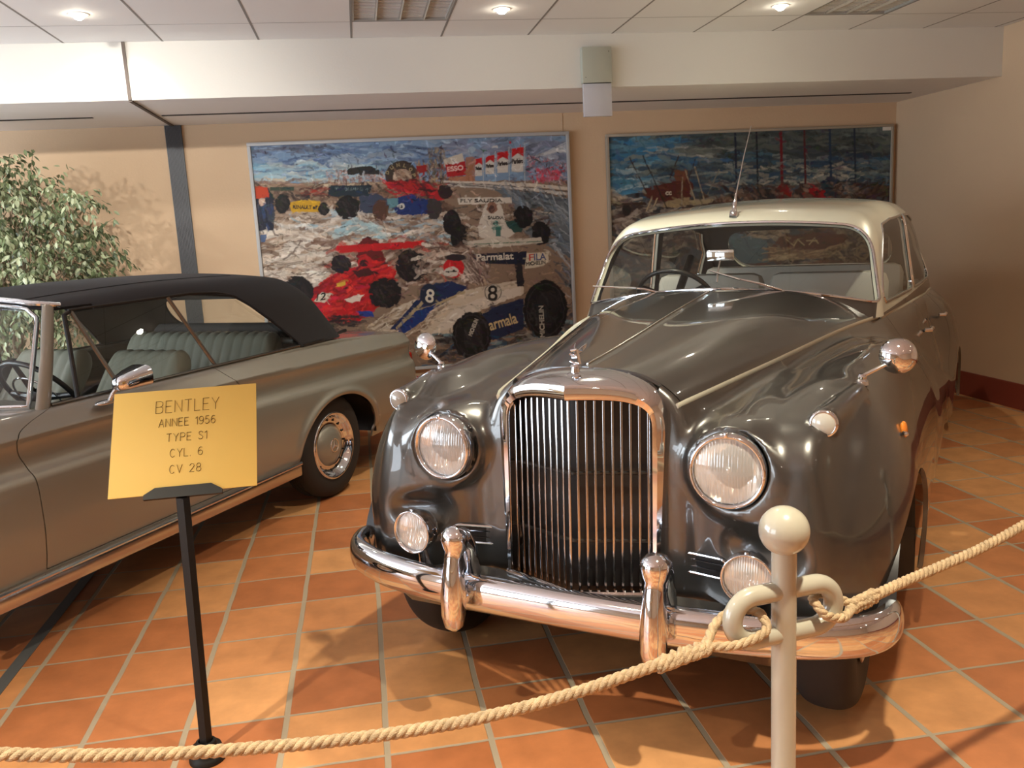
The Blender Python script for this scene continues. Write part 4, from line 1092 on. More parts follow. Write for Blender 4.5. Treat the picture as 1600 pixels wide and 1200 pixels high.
# ================================================================ two large oil paintings, painted stroke by stroke
def text_tris(s):
    """outline of a line of text as 2D triangles, cap height 1, starting at x=0"""
    cu=bpy.data.curves.new('t','FONT'); cu.body=s; cu.size=1/.70; o=bpy.data.objects.new('t',cu); COL.objects.link(o)
    me=o.to_mesh(); me.calc_loop_triangles()
    T=np.array([[me.vertices[i].co[:2] for i in t.vertices] for t in me.loop_triangles])
    o.to_mesh_clear(); bpy.data.objects.remove(o); bpy.data.curves.remove(cu); return T
def vnoise(u,v,seed,octs=3):
    """cheap smooth value noise"""
    out=0;amp=1;tot=0
    for k in range(octs):
        r=np.random.RandomState(seed+k*17); G=r.rand(64,64)
        x=u*2**k; y=v*2**k; xi=np.floor(x).astype(int); yi=np.floor(y).astype(int); fx=x-xi; fy=y-yi
        fx=fx*fx*(3-2*fx); fy=fy*fy*(3-2*fy)
        a=G[xi%64,yi%64]; b=G[(xi+1)%64,yi%64]; c=G[xi%64,(yi+1)%64]; d=G[(xi+1)%64,(yi+1)%64]
        out=out+amp*((a*(1-fx)+b*fx)*(1-fy)+(c*(1-fx)+d*fx)*fy); tot+=amp; amp*=.5
    return out/tot
class Canvas:
    """coordinates of the sketch grid (c) are mapped on to the canvas by a fixed homography"""
    def __init__(s,x0,x1,z0,z1,nx,nz,h,base,seed):
        s.h=np.array(h); s.x0,s.z0,s.dx,s.dz=x0,z0,(x1-x0)/(nx-1),(z1-z0)/(nz-1); s.queue=[]
        s.nx,s.nz=nx,nz; X,Z=np.meshgrid(np.linspace(x0,x1,nx),np.linspace(z0,z1,nz)); s.X,s.Z=X,Z
        Hi=np.linalg.inv(np.array(h)); q=np.stack([X,Z,np.ones_like(X)],-1)@Hi.T; s.u=q[...,0]/q[...,2]; s.v=q[...,1]/q[...,2]
        s.C=np.zeros((nz,nx,3)); s.C[:]=s.lin(base); s.r=np.random.RandomState(seed); s.seed=seed
        s.px=abs(s.u[0,1]-s.u[0,0])
        s.wu=(vnoise(s.u/22,s.v/14,seed)-.5); s.wv=(vnoise(s.u/22,s.v/14,seed+5)-.5)
    def lin(s,c): c=np.array(c,float)/255; return np.where(c<.04045,c/12.92,((c+.055)/1.055)**2.4)
    def box(s,a,b,c,d):
        q=np.array([[a,b,1],[c,b,1],[c,d,1],[a,d,1]])@s.h.T; q=q[:,:2]/q[:,2:]
        i=(q[:,0]-s.x0)/s.dx; j=(q[:,1]-s.z0)/s.dz
        i0,i1=max(0,int(i.min())),min(s.nx,int(i.max())+2); j0,j1=max(0,int(j.min())),min(s.nz,int(j.max())+2)
        return None if i1-i0<1 or j1-j0<1 else (slice(j0,j1),slice(i0,i1))
    def put(s,sl,d,col,alpha,aa):
        a=(np.clip(.5-d/aa,0,1)*alpha)[...,None]; s.C[sl]=s.C[sl]*(1-a)+s.lin(col)*a
    def poly(s,pts,col,alpha=1,rough=14,r=0):
        P=np.array(pts,float); sl=s.box(*(P.min(0)-rough-6),*(P.max(0)+rough+6))
        if sl is None: return
        d=sd_poly(s.u[sl]+s.wu[sl]*rough,s.v[sl]+s.wv[sl]*rough,P,r); s.put(sl,d,col,alpha,s.px*1.3)
    def ell(s,x,y,a,b,col,alpha=1,rough=12,rot=0,ring=None):
        sl=s.box(x-a-b-20,y-a-b-20,x+a+b+20,y+a+b+20)
        if sl is None: return
        u=s.u[sl]+s.wu[sl]*rough-x; v=s.v[sl]+s.wv[sl]*rough-y; c,t=math.cos(rot),math.sin(rot); uu=u*c+v*t; vv=-u*t+v*c
        d=(np.hypot(uu/a,vv/b)-1)*min(a,b)
        if ring: d=np.maximum(d,-(d+ring))
        s.put(sl,d,col,alpha,s.px*1.4)
    def line(s,pts,w,col,alpha=1,rough=4):
        P=np.array(pts,float)
        for a,b in zip(P[:-1],P[1:]):
            lo=np.minimum(a,b)-w-rough-4; hi=np.maximum(a,b)+w+rough+4; sl=s.box(*lo,*hi)
            if sl is None: continue
            u=s.u[sl]+s.wu[sl]*rough; v=s.v[sl]+s.wv[sl]*rough; e=b-a; t=np.clip(((u-a[0])*e[0]+(v-a[1])*e[1])/max(e@e,1e-6),0,1)
            s.put(sl,np.hypot(u-a[0]-e[0]*t,v-a[1]-e[1]*t)-w/2,col,alpha,s.px*1.3)
    def strokes(s,region,n,L,w,ang,cols,alpha=.8,spread=.35):
        P=np.array(region,float); lo,hi=P.min(0),P.max(0); k=0; tries=0
        while k<n and tries<n*6:
            tries+=1; p=lo+(hi-lo)*s.r.rand(2)
            if sd_poly(np.array([p[0]]),np.array([p[1]]),P)[0]>0: continue
            k+=1; a=ang+s.r.randn()*spread; l=L*(.4+s.r.rand()); ww=w*(.4+s.r.rand()); d=np.array([math.cos(a),math.sin(a)])*l/2; bend=np.array([-d[1],d[0]])*s.r.randn()*.15
            col=np.array(cols[s.r.randint(len(cols))],float)*(.85+.3*s.r.rand())
            s.line([p-d,p+bend,p+d],ww,np.clip(col,0,255),alpha*(.5+.5*s.r.rand()),10)
    def overlay(s,n,L,w,alpha=.55,dv=.45):
        """loose brush marks in the colours already there, lighter and darker"""
        lo=(s.u.min(),s.v.min()); hi=(s.u.max(),s.v.max())
        for _ in range(n):
            p=np.array([s.r.uniform(lo[0],hi[0]),s.r.uniform(lo[1],hi[1])]); q=s.h@np.array([p[0],p[1],1]); i=int((q[0]/q[2]-s.x0)/s.dx); j=int((q[1]/q[2]-s.z0)/s.dz)
            if not(0<=i<s.nx and 0<=j<s.nz): continue
            c=s.C[j,i]*(1+dv*s.r.randn(1)*.8)+s.r.randn(3)*.012; c=np.clip(c,.003,.9); c=255*np.where(c<.0031308,12.92*c,1.055*c**(1/2.4)-.055)
            a=s.r.choice([0,.1,-.3,.6,1.2])+s.r.randn()*.3; l=L*(.3+s.r.rand()); d=np.array([math.cos(a),math.sin(a)])*l/2
            s.line([p-d,p+np.array([-d[1],d[0]])*s.r.randn()*.2,p+d],w*(.3+s.r.rand()),c,alpha,16)
    def text(s,*a,**k): s.queue.append((a,k))
    def letter(s): 
        for a,k in s.queue: s.text_now(*a,**k)
    def text_now(s,t,x,y,h,w,col,ang=0,shear=0,alpha=.93):
        """cap height h, total width w, baseline start (x,y)"""
        T=text_tris(t); mn,mx=T[...,0].min(),T[...,0].max(); A=T.copy(); A[...,0]=(A[...,0]-mn)/(mx-mn)*w+A[...,1]*h*shear; A[...,1]*=-h
        c,sn=math.cos(ang),math.sin(ang); B=np.stack([x+A[...,0]*c-A[...,1]*sn,y+A[...,0]*sn+A[...,1]*c],-1)
        for tr in B:
            sl=s.box(*(tr.min(0)-3),*(tr.max(0)+3))
            if sl is None: continue
            s.put(sl,sd_poly(s.u[sl],s.v[sl],tr)-s.px*.25,col,alpha,s.px)
    def build(s,name,y,parent,gain):
        V=np.stack([s.X,np.full_like(s.X,y),s.Z],-1).reshape(-1,3); i=np.arange(s.nx*s.nz).reshape(s.nz,s.nx)
        Q=np.stack([i[:-1,:-1],i[:-1,1:],i[1:,1:],i[1:,:-1]],-1).reshape(-1,4)
        me=bpy.data.meshes.new(name); me.vertices.add(len(V)); me.vertices.foreach_set('co',V.astype(np.float32).ravel()); me.loops.add(4*len(Q)); me.loops.foreach_set('vertex_index',Q.astype(np.int32).ravel())
        me.polygons.add(len(Q)); me.polygons.foreach_set('loop_start',np.arange(0,4*len(Q),4,dtype=np.int32)); me.update(calc_edges=True)
        at=me.color_attributes.new('paint','FLOAT_COLOR','POINT'); c=np.ones((len(V),4),np.float32); c[:,:3]=np.clip(s.C.reshape(-1,3)*gain,0,1); at.data.foreach_set('color',c.ravel())
        m=bpy.data.materials.new(name+' oil paint'); m.use_nodes=True; nt=m.node_tree; b=nt.nodes['Principled BSDF']; b.inputs['Roughness'].default_value=.55; b.inputs['Specular IOR Level'].default_value=.3
        a=nt.nodes.new('ShaderNodeAttribute'); a.attribute_name='paint'; nt.links.new(a.outputs['Color'],b.inputs['Base Color'])
        return link(name,me,m,parent)
def frame(x0,x1,z0,z1,w,d,parent,m):
    b=MB()
    for c,sz in ((((x0+x1)/2,YB-d/2,z1-w/2),(x1-x0,d,w)),(((x0+x1)/2,YB-d/2,z0+w/2),(x1-x0,d,w)),((x0+w/2,YB-d/2,(z0+z1)/2),(w,d,z1-z0-2*w)),((x1-w/2,YB-d/2,(z0+z1)/2),(w,d,z1-z0-2*w))): b.box(c,sz,None,.004)
    b.build('frame',m,parent)
M['frame_grey']=mat('pale grey frame paint',(.42,.43,.44),.5)
M['frame_wood']=mat('pale wooden frame',(.34,.30,.24),.55)
def racing_picture():
    t=thing('painting','large oil painting of racing cars in a pale grey frame, behind the two cars','painting',(0,0,0))
    t.location=(.512,YB,0); off=Vector((-.512,-YB,0))
    h=[[0.0016444068536357393,-0.0001364706821728579,-0.834687594512781],[-0.0001491763909667293,-0.001702056413686734,2.489816770595333],[-3.851701152665259e-05,-3.711556681808777e-05,1.0]]
    K=Canvas(-.790,1.815,.45,2.345,600,436,h,(150,140,130),3)
    W_=(218,208,196); CR=(200,180,155); BK=(22,20,24); BR=(92,66,52); NV=(26,36,66)
    full=lambda a,b,c,d:[(a,b),(c,b),(c,d),(a,d)]
    # sky
    K.poly(full(0,40,1600,280),(128,156,186),1,0)
    K.strokes(full(20,60,1000,210),150,150,14,0,[(84,108,150),(110,140,178),(140,160,185),(70,86,120),(160,176,190)],.7,.12)
    K.strokes(full(20,180,640,265),90,140,14,0,[(150,190,208),(120,176,206),(176,200,206),(190,196,190)],.7,.12)
    K.strokes(full(60,90,420,125),14,120,12,0,[(70,72,90),(90,94,110)],.7,.08)
    K.strokes(full(1000,50,1580,170),90,110,18,-.15,[(130,136,160),(146,156,180),(160,166,180),(110,118,140)],.7,.3)
    for i in range(7): K.line([(1400+22*i,140-6*i),(1570,60+12*i)],5+i%3*3,(206,208,210),.7,8)
    # midground ground, far track
    K.poly([(0,268),(1600,250),(1600,1200),(0,1200)],(140,118,100),1,10)
    K.strokes(full(40,250,660,290),50,90,9,0,[(196,176,140),(170,140,120),(206,190,160),(140,110,96)],.8,.15)
    K.strokes(full(400,205,680,265),160,16,6,1.2,[(176,140,130),(200,176,168),(140,110,104),(110,80,76)],.85,.8)
    K.poly([(500,205),(520,192),(610,182),(655,205),(655,222),(505,226)],(46,44,44),1,10)
    for x in (505,520,590,640): K.line([(x,180),(x,225)],3,(40,38,36))
    # arch
    K.ell(762,232,78,74,(64,54,46),1,8); K.ell(765,238,46,40,(176,150,128),1,10); K.strokes(full(725,205,805,262),40,22,8,.5,[(150,120,100),(190,170,150),(110,84,70)],.8,.8)
    for i,ch in enumerate('DUNLOP'):
        a=math.radians(200+28*i); K.text(ch,762+60*math.cos(a)-8,236+57*math.sin(a)+7,16,14,(150,134,100),a+PI/2)
    # stands, towers and hoardings
    K.strokes(full(830,170,1110,262),170,26,9,1.4,[(150,44,40),(120,84,66),(176,150,120),(90,66,54),(150,116,92),(60,48,44)],.85,.5)
    K.poly(full(832,178,880,215),(150,36,36)); K.strokes(full(890,105,965,230),50,34,8,1.5,[(120,110,96),(150,134,110),(84,78,70)],.8,.3)
    K.poly([(962,152),(1052,122),(1062,150),(1066,178),(970,190)],(206,196,180),1,6); K.poly([(972,178),(1066,160),(1074,225),(980,238)],(176,34,40),1,5); K.text('ESSO',982,210,22,76,(232,190,180),-.12)
    K.poly([(984,240),(1076,228),(1082,258),(990,262)],(176,120,92),1,6)
    K.poly(full(1070,140,1115,262),(170,116,84),.8,12)
    for x0,y0,w,hh in ((1114,150,34,80),(1164,136,42,84),(1220,118,52,96),(1290,98,56,112)):
        K.poly([(x0,y0),(x0+w,y0-7),(x0+w,y0+hh),(x0,y0+hh+3)],(212,206,196),1,4)
        K.poly([(x0,y0),(x0+w,y0-7),(x0+w,y0+hh*.36),(x0+w*.5,y0+hh*.22),(x0,y0+hh*.40)],(190,28,36),1,4)
        K.text('Marlboro',x0+3,y0+hh*.66,hh*.20,w-6,(50,40,40),-.06)
        K.line([(x0+w+5,y0-24),(x0+w+6,262)],3,(200,206,206),.9)
    K.poly([(1146,108),(1158,108),(1152,122)],(60,110,60)); K.poly(full(1274,62,1284,76),(190,40,50)); K.poly(full(1196,88,1222,96),(210,210,210))
    K.ell(1098,106,18,15,(170,190,206),.9)
    K.strokes([(1362,130),(1560,170),(1560,262),(1362,262)],260,14,6,1.2,[(130,120,130),(176,130,140),(110,100,112),(190,60,80),(80,74,84),(190,170,176)],.85,1)
    K.strokes(full(1400,205,1520,255),60,18,8,1.2,[(206,70,90),(190,110,130)],.85,.8)
    # curved barrier on the right
    for i,(dy,w,c) in enumerate(((0,16,(216,206,190)),(22,14,(206,200,190)),(14,4,(70,60,54)),(44,12,(190,184,176)),(34,4,(64,58,56)))):
        K.line([(960,262+dy*.15),(1180,266+dy*.5),(1400,276+dy),(1600,296+dy*1.2)],w,c,.95,6)
    K.poly([(1200,285),(1600,340),(1600,640),(1330,500),(1300,380)],(104,112,118),1,20)
    K.strokes([(1250,290),(1600,340),(1600,900),(1480,560)],150,120,8,.75,[(130,140,150),(84,94,104),(160,168,172),(60,70,80),(110,130,150)],.7,.25)
    # the messy middle distance
    K.strokes(full(60,280,1000,440),420,60,11,.05,[(90,66,54),(130,100,80),(60,46,42),(176,150,126),(40,36,40),(110,84,70)],.8,.5)
    K.strokes(full(180,400,1000,560),330,90,13,-.05,[(214,200,184),(190,170,150),(160,140,124),(120,96,82),(226,216,204),(150,180,194)],.85,.3)
    K.strokes(full(40,480,640,800),420,120,16,-.12,[(226,216,204),(206,190,172),(236,228,216),(176,150,128),(210,196,180),(120,90,72)],.85,.25)
    K.strokes(full(60,550,460,720),26,150,6,-.15,[(70,54,46),(96,74,60)],.8,.2)
    K.strokes(full(440,450,660,540),26,60,18,0,[(150,190,204),(170,200,206)],.7,.2)
    # man at the left edge
    K.poly([(52,290),(120,285),(150,340),(146,490),(70,490),(60,380)],(32,36,56),1,12); K.poly([(50,285),(118,284),(126,330),(60,345)],(206,70,34),1,10); K.ell(92,356,17,20,(212,180,160)); K.strokes(full(70,370,148,480),30,60,9,1.4,[(24,28,48),(40,60,100),(60,64,80)],.8,.2)
    K.poly(full(82,515,110,548),(50,90,140),.9)
    # second row of cars
    K.poly(full(410,275,618,330),(34,50,62),1,10); K.strokes(full(430,285,600,300),34,10,3,1.4,[(120,140,140),(90,110,112)],.8,.5)
    K.poly(full(130,284,245,303),(60,74,60),1,6); K.strokes(full(280,290,400,330),24,40,10,0,[(150,50,36),(90,50,44)],.8)
    K.poly([(222,360),(280,345),(370,352),(368,406),(232,402)],(206,160,34),1,8); K.text('RENAULT elf',240,388,17,116,(50,40,36),.02)
    for e in ((190,365,36,46),(388,388,27,32),(502,382,56,56),(1,1,1,1)): K.ell(*e,BK,1,16); K.strokes(full(e[0]-e[2]*.6,e[1]-e[3]*.6,e[0]+e[2]*.6,e[1]+e[3]*.6),14,26,7,.9,[(54,48,48),(40,34,34)],.7)
    K.poly([(560,330),(640,320),(720,345),(690,420),(560,400)],(60,70,92),1,16)
    K.poly([(690,345),(800,320),(910,350),(930,410),(740,420)],(28,52,110),1,16); K.poly([(690,340),(740,335),(745,380),(700,385)],(96,140,150),1,12); K.ell(757,378,18,15,(206,206,200)); K.text('15',748,384,13,18,(40,40,60))
    K.ell(660,398,38,52,(84,56,44),1,14); K.ell(918,385,36,56,(60,54,56),1,16)
    K.poly([(670,262),(760,246),(880,270),(1000,330),(940,348),(800,310),(700,290)],(170,34,40),1,18); K.strokes(full(690,250,960,330),50,60,9,.3,[(200,44,50),(120,24,30),(60,30,36)],.8)
    K.ell(970,308,34,34,(48,36,38),1,14)
    # white car
    K.strokes(full(1000,380,1480,560),150,60,10,0,[(70,56,50),(110,90,76),(150,134,116),(50,60,60),(190,180,166)],.85,.4)
    K.poly([(1030,336),(1288,333),(1292,362),(1034,368)],(214,206,192),1,5); K.text('FLY SAUDIA',1044,358,16,200,(60,56,54),-.01)
    K.poly([(1128,470),(1160,372),(1200,346),(1240,372),(1258,450),(1312,498),(1270,530),(1180,540),(1130,520)],(212,204,190),1,10)
    K.ell(1196,384,26,30,(150,110,90)); K.ell(1194,390,15,18,(80,60,56)); K.text('SAUDIA',1176,438,14,74,(70,70,70)); K.ell(1213,458,13,13,(60,120,112),1,6); K.text('1',1214,520,44,22,(40,104,96)); K.poly([(1190,475),(1250,470),(1240,490),(1195,492)],(56,116,106),.8)
    K.poly([(1255,450),(1330,440),(1345,500),(1300,505)],(40,74,68),1,14)
    for e in ((1002,455,42,60),(1035,520,40,66),(1346,428,46,54),(1430,505,44,58)): K.ell(*e,BK,1,14); K.strokes(full(e[0]-e[2]*.6,e[1]-e[3]*.7,e[0]+e[2]*.6,e[1]+e[3]*.7),14,34,7,1.2,[(48,44,46),(34,30,32)],.7)
    K.poly([(1075,545),(1200,530),(1430,528),(1440,550),(1210,575),(1085,572)],(204,196,180),1,10); K.line([(1080,560),(1430,545)],4,(60,110,84))
    # red car
    K.strokes(full(360,520,960,760),150,90,14,-.1,[(150,120,104),(90,60,52),(206,190,176),(190,60,50),(110,84,72)],.8,.4)
    K.poly([(560,545),(600,520),(650,550),(700,680),(600,700),(540,640)],(104,24,26),1,16)
    K.poly([(450,568),(880,540),(878,572),(640,590),(460,600)],(196,26,32),1,10)
    K.poly([(205,866),(300,800),(400,720),(520,672),(640,640),(740,690),(690,800),(640,870),(560,925),(300,945),(215,905)],(188,24,30),1,18)
    K.strokes([(220,860),(400,720),(640,640),(720,700),(560,920),(280,940)],220,70,12,-.55,[(206,34,34),(150,16,24),(220,60,50),(120,14,20),(190,30,60)],.75,.35)
    K.ell(585,642,36,34,(190,30,36)); K.ell(580,650,22,16,(60,24,28)); K.poly([(520,690),(600,672),(650,700),(560,720)],(70,22,24),1,12)
    K.poly([(340,832),(378,788),(428,794),(392,840)],(212,200,180),1,4); K.text('12',352,830,34,42,(30,26,26),-.12,.3)
    K.poly([(450,745),(490,738),(494,756),(456,765)],(212,170,60),1,8); K.poly([(485,822),(540,806),(580,800),(560,832),(520,840)],(226,206,190),1,12); K.poly([(540,880),(620,880),(630,905),(560,905)],(40,60,140),1,10)
    for e in ((262,785,76,70),(470,655,48,42),(682,792,80,72),(812,664,80,74),(795,640,56,52)): K.ell(*e,(26,20,22),1,18); K.strokes(full(e[0]-e[2]*.7,e[1]-e[3]*.7,e[0]+e[2]*.7,e[1]+e[3]*.7),30,46,9,.9,[(50,36,36),(36,28,30),(64,50,48),(16,14,16)],.7)
    K.strokes(full(400,900,560,960),40,50,10,0,[(40,32,34),(60,50,50)],.8)
    # blue and white car
    K.strokes(full(840,560,1110,760),110,70,12,-.1,[(206,194,180),(150,120,104),(90,66,56),(176,156,140)],.8,.4)
    K.strokes(full(900,880,1600,1180),300,90,14,-.1,[(30,50,70),(50,90,120),(110,140,150),(24,28,36),(150,150,146),(70,60,60)],.8,.3)
    K.poly([(590,960),(700,880),(840,815),(990,790),(1160,760),(1345,725),(1345,800),(1120,880),(1000,985),(850,985),(700,990)],(206,192,172),1,14)
    K.strokes([(600,950),(840,820),(1000,860),(850,980)],110,90,8,-.6,[(150,124,100),(226,216,200),(110,84,66),(190,170,146)],.75,.15)
    K.poly([(705,965),(800,865),(850,800),(905,752),(1000,735),(1075,765),(1050,790),(950,850),(860,905),(790,975)],(30,44,88),1,10)
    K.line([(740,960),(820,880),(850,850),(905,790)],14,(176,160,126)); K.line([(820,880),(900,860),(1060,790)],12,(176,160,126)); K.poly([(830,880),(930,845),(860,930),(780,985),(740,985)],(26,54,120),1,8)
    K.ell(893,800,44,52,(34,44,66),1,6); K.text('8',874,832,62,38,(222,216,200),.25,-.1); 
    K.poly([(1000,880),(1140,815),(1330,760),(1335,800),(1130,880),(1000,960),(900,990)],(216,206,192),1,12)
    K.ell(1200,790,42,42,(206,196,180),1,6); K.ell(1200,790,42,42,(60,54,52),.8,6,0,5); K.text('8',1176,828,72,44,(24,22,24))
    K.poly([(1130,900),(1230,850),(1345,820),(1345,965),(1200,1020),(1150,1000)],(30,42,74),1,10); K.text('armala',1188,972,52,136,(206,184,140),-.28)
    K.poly([(1105,604),(1362,592),(1362,656),(1110,650)],(24,30,52),1,6); K.text('Parmalat',1122,638,32,176,(214,206,190),-.05)
    K.poly([(1362,602),(1468,594),(1466,640),(1440,664),(1352,676)],(214,204,180),1,5); K.text('F',1374,638,32,22,(190,40,40),-.06); K.text('ILA',1398,636,32,56,(36,60,120),-.06); K.text('MICHELIN',1360,662,17,92,(40,40,44),-.10)
    K.poly([(1304,650),(1340,650),(1350,760),(1316,760)],(36,34,40),1,8)
    K.poly([(1055,610),(1080,600),(1190,712),(1120,745),(1060,720)],(150,130,120),1,14); K.strokes(full(1060,620,1170,730),50,60,6,.9,[(206,190,176),(110,84,76),(84,64,60)],.8,.2)
    K.ell(1012,672,50,50,(196,28,36),1,8); K.ell(1020,622,50,16,(46,38,42),1,8); K.ell(1000,692,36,26,(212,204,192),1,8); K.line([(975,690),(1025,690)],6,(50,44,46)); K.ell(988,690,6,5,BK); K.ell(1014,688,6,5,BK)
    for e in ((1096,995,94,112),(1452,872,106,142)):
        K.ell(*e,(20,20,24),1,14); K.ell(e[0]+8,e[1],e[2]*.5,e[3]*.62,(34,34,38),1,14); K.ell(*e[:2],e[2]*.86,e[3]*.88,(54,54,58),.8,12,0,5)
        K.strokes(full(e[0]-e[2]*.7,e[1]-e[3]*.7,e[0]+e[2]*.7,e[1]+e[3]*.7),40,56,8,1.2,[(40,40,44),(28,28,32),(60,60,64)],.6,.3)
    K.text('MICHELIN',1098,1000,18,84,(190,186,176),-1.2); K.text('MICHELIN',1448,1004,22,150,(190,186,176),-1.62)
    K.overlay(2600,34,7,.6,.5); K.overlay(1500,14,4,.7,.7); K.letter()
    K.build('canvas',YB-.045,t,.82).location=off
    fr=MB(); x0,x1,z0,z1=-.820,1.845,.42,2.372; w=.028
    for c,sz in ((((x0+x1)/2,YB-.03,z1-w/2),(x1-x0,.06,w)),(((x0+x1)/2,YB-.03,z0+w/2),(x1-x0,.06,w)),((x0+w/2,YB-.03,(z0+z1)/2),(w,.06,z1-z0-2*w)),((x1-w/2,YB-.03,(z0+z1)/2),(w,.06,z1-z0-2*w))): fr.box(c,sz,None,.004)
    fr.build('frame',M['frame_grey'],t).location=off
def harbour_picture():
    t=thing('painting','wide dark oil painting of beached boats and masts, behind the saloon roof','painting',(3.54,YB,0)); off=Vector((-3.54,-YB,0))
    h=[[0.0017547800629185918,-0.00014563064591706766,2.0878775434812207],[-0.00015918916668829867,-0.0018162990832214594,2.4993094128641395],[-4.1102287892922244e-05,-3.960677768386079e-05,1.0]]
    K=Canvas(2.20,4.868,.70,2.318,480,292,h,(70,78,84),21)
    full=lambda a,b,c,d:[(a,b),(c,b),(c,d),(a,d)]
    K.strokes(full(40,50,1440,150),160,170,20,0,[(88,100,100),(70,84,88),(104,114,110),(60,76,86)],.8,.12)
    K.strokes(full(60,120,460,240),110,130,18,-.05,[(44,104,150),(56,120,160),(60,90,110),(90,130,150)],.85,.12)
    K.strokes(full(270,160,640,195),24,110,12,.02,[(160,160,150),(140,144,138)],.8,.08)
    K.strokes(full(460,90,1440,200),120,150,18,0,[(56,64,66),(44,56,64),(70,80,80),(90,98,94)],.8,.12)
    K.strokes(full(60,190,1440,380),300,110,15,0,[(44,80,106),(60,96,118),(90,110,116),(50,60,66),(120,130,126),(40,66,92)],.8,.15)
    K.strokes(full(560,230,1300,350),110,50,9,0,[(170,166,150),(130,136,132),(150,150,140)],.85,.2)
    K.strokes(full(60,260,260,400),60,70,14,0,[(70,130,160),(150,170,176),(56,104,136)],.8,.2)
    K.strokes(full(40,380,1440,1000),700,110,18,.05,[(90,60,44),(60,46,40),(120,84,60),(150,130,110),(70,60,60),(44,36,36),(170,156,136)],.8,.4)
    K.strokes(full(80,400,560,640),130,100,16,0,[(150,140,130),(176,166,150),(84,64,56),(60,50,50)],.8,.3)
    for x,c,w,y1 in ((675,(28,40,60),10,340),(778,(34,40,52),9,390),(895,(110,26,34),13,390),(1007,(84,36,40),10,380),(1130,(34,56,80),11,390),(1248,(34,48,66),9,380)): K.line([(x-4,75 if x<1000 else 62),(x+4,y1)],w,c,1,3)
    for x,y,wd,hh,c in ((900,372,46,40,(120,34,36)),(1130,360,60,60,(40,56,72)),(1000,372,40,40,(60,50,50)),(1052,382,54,34,(150,30,36)),(800,380,60,30,(50,50,50))): K.ell(x,y,wd,hh,c,1,24)
    K.strokes(full(560,330,1300,410),160,40,12,.3,[(40,36,40),(70,50,48),(90,70,60),(50,60,66),(130,110,96)],.8,.6)
    K.poly([(236,350),(330,330),(440,300),(470,330),(460,390),(330,420),(250,400)],(84,40,34),1,20); K.poly([(380,270),(440,265),(450,310),(385,320)],(110,66,52),1,14); K.text('CC',338,382,14,28,(190,180,160))
    K.poly([(330,420),(450,392),(455,430),(390,445),(320,440)],(150,130,100),1,10); K.poly([(450,410),(570,404),(560,420),(470,436)],(160,146,116),1,8)
    for a,b,c in (((165,205),(245,370),(50,40,36)),((228,195),(345,450),(40,34,32)),((400,195),(360,300),(60,50,44)),((480,215),(450,300),(60,50,44)),((432,265),(478,408),(160,146,120)),((478,250),(524,408),(160,146,120)),((595,260),(540,380),(120,120,110)),((418,300),(414,430),(150,140,120)),((270,400),(245,460),(176,160,130)),((298,400),(270,460),(176,160,130))): K.line([a,b],6,c,.95,4)
    K.ell(150,455,20,32,(40,34,34),1,10); K.line([(90,430),(240,425)],14,(60,46,40))
    K.line([(1270,360),(1390,305)],9,(60,60,50)); K.strokes(full(1240,330,1420,400),50,50,12,-.4,[(60,44,40),(40,34,34),(90,70,56)],.8)
    # hull of the big boat low on the right
    q=lambda x,y:((1160+x/5-930)*3.0769,(290+y/5-180)*3.0769)
    K.poly([q(*p) for p in ((-200,330),(190,430),(200,600),(-300,640))],(84,110,122),1,16)
    K.poly([q(*p) for p in ((230,470),(300,400),(560,360),(820,380),(850,440),(640,500),(400,510))],(96,52,36),1,14)
    K.poly([q(*p) for p in ((205,470),(380,505),(600,500),(840,435),(830,470),(680,560),(420,580),(210,585))],(176,150,116),1,10)
    K.strokes([q(*p) for p in ((205,480),(600,510),(830,450),(680,560),(210,580))],70,80,8,-.1,[(190,170,136),(140,110,84),(110,84,64)],.8,.15)
    for a in (((340,420),(400,470)),((400,470),(430,420)),((430,420),(480,465)),((520,460),(560,410)),((560,410),(590,450)),((500,430),(580,430))): K.line([q(*a[0]),q(*a[1])],6,(190,170,130),.95,3)
    K.strokes([q(*p) for p in ((850,370),(1010,370),(1010,580),(680,580))],90,50,10,.6,[(110,96,80),(150,134,110),(60,50,44),(130,116,96)],.8,.9)
    K.ell(*q(940,520),34,36,(150,134,104),.9,8,0,8)
    K.overlay(1500,46,9,.55,.4); K.overlay(800,18,5,.6,.5); K.letter()
    K.build('canvas',YB-.035,t,1.0).location=off
    fr=MB(); x0,x1,z0,z1=2.175,4.892,.68,2.336; w=.024
    for c,sz in ((((x0+x1)/2,YB-.025,z1-w/2),(x1-x0,.05,w)),(((x0+x1)/2,YB-.025,z0+w/2),(x1-x0,.05,w)),((x0+w/2,YB-.025,(z0+z1)/2),(w,.05,z1-z0-2*w)),((x1-w/2,YB-.025,(z0+z1)/2),(w,.05,z1-z0-2*w))): fr.box(c,sz,None,.004)
    fr.build('frame',M['frame_wood'],t).location=off
    MB().box((4.823-3.54,-.040,2.303),(.082,.004,.045)).build('picture_label',M['paper'],t,label='small white paper label in the top right corner')
M['paper']=mat('white card',(.66,.64,.58),.7)
racing_picture(); harbour_picture()
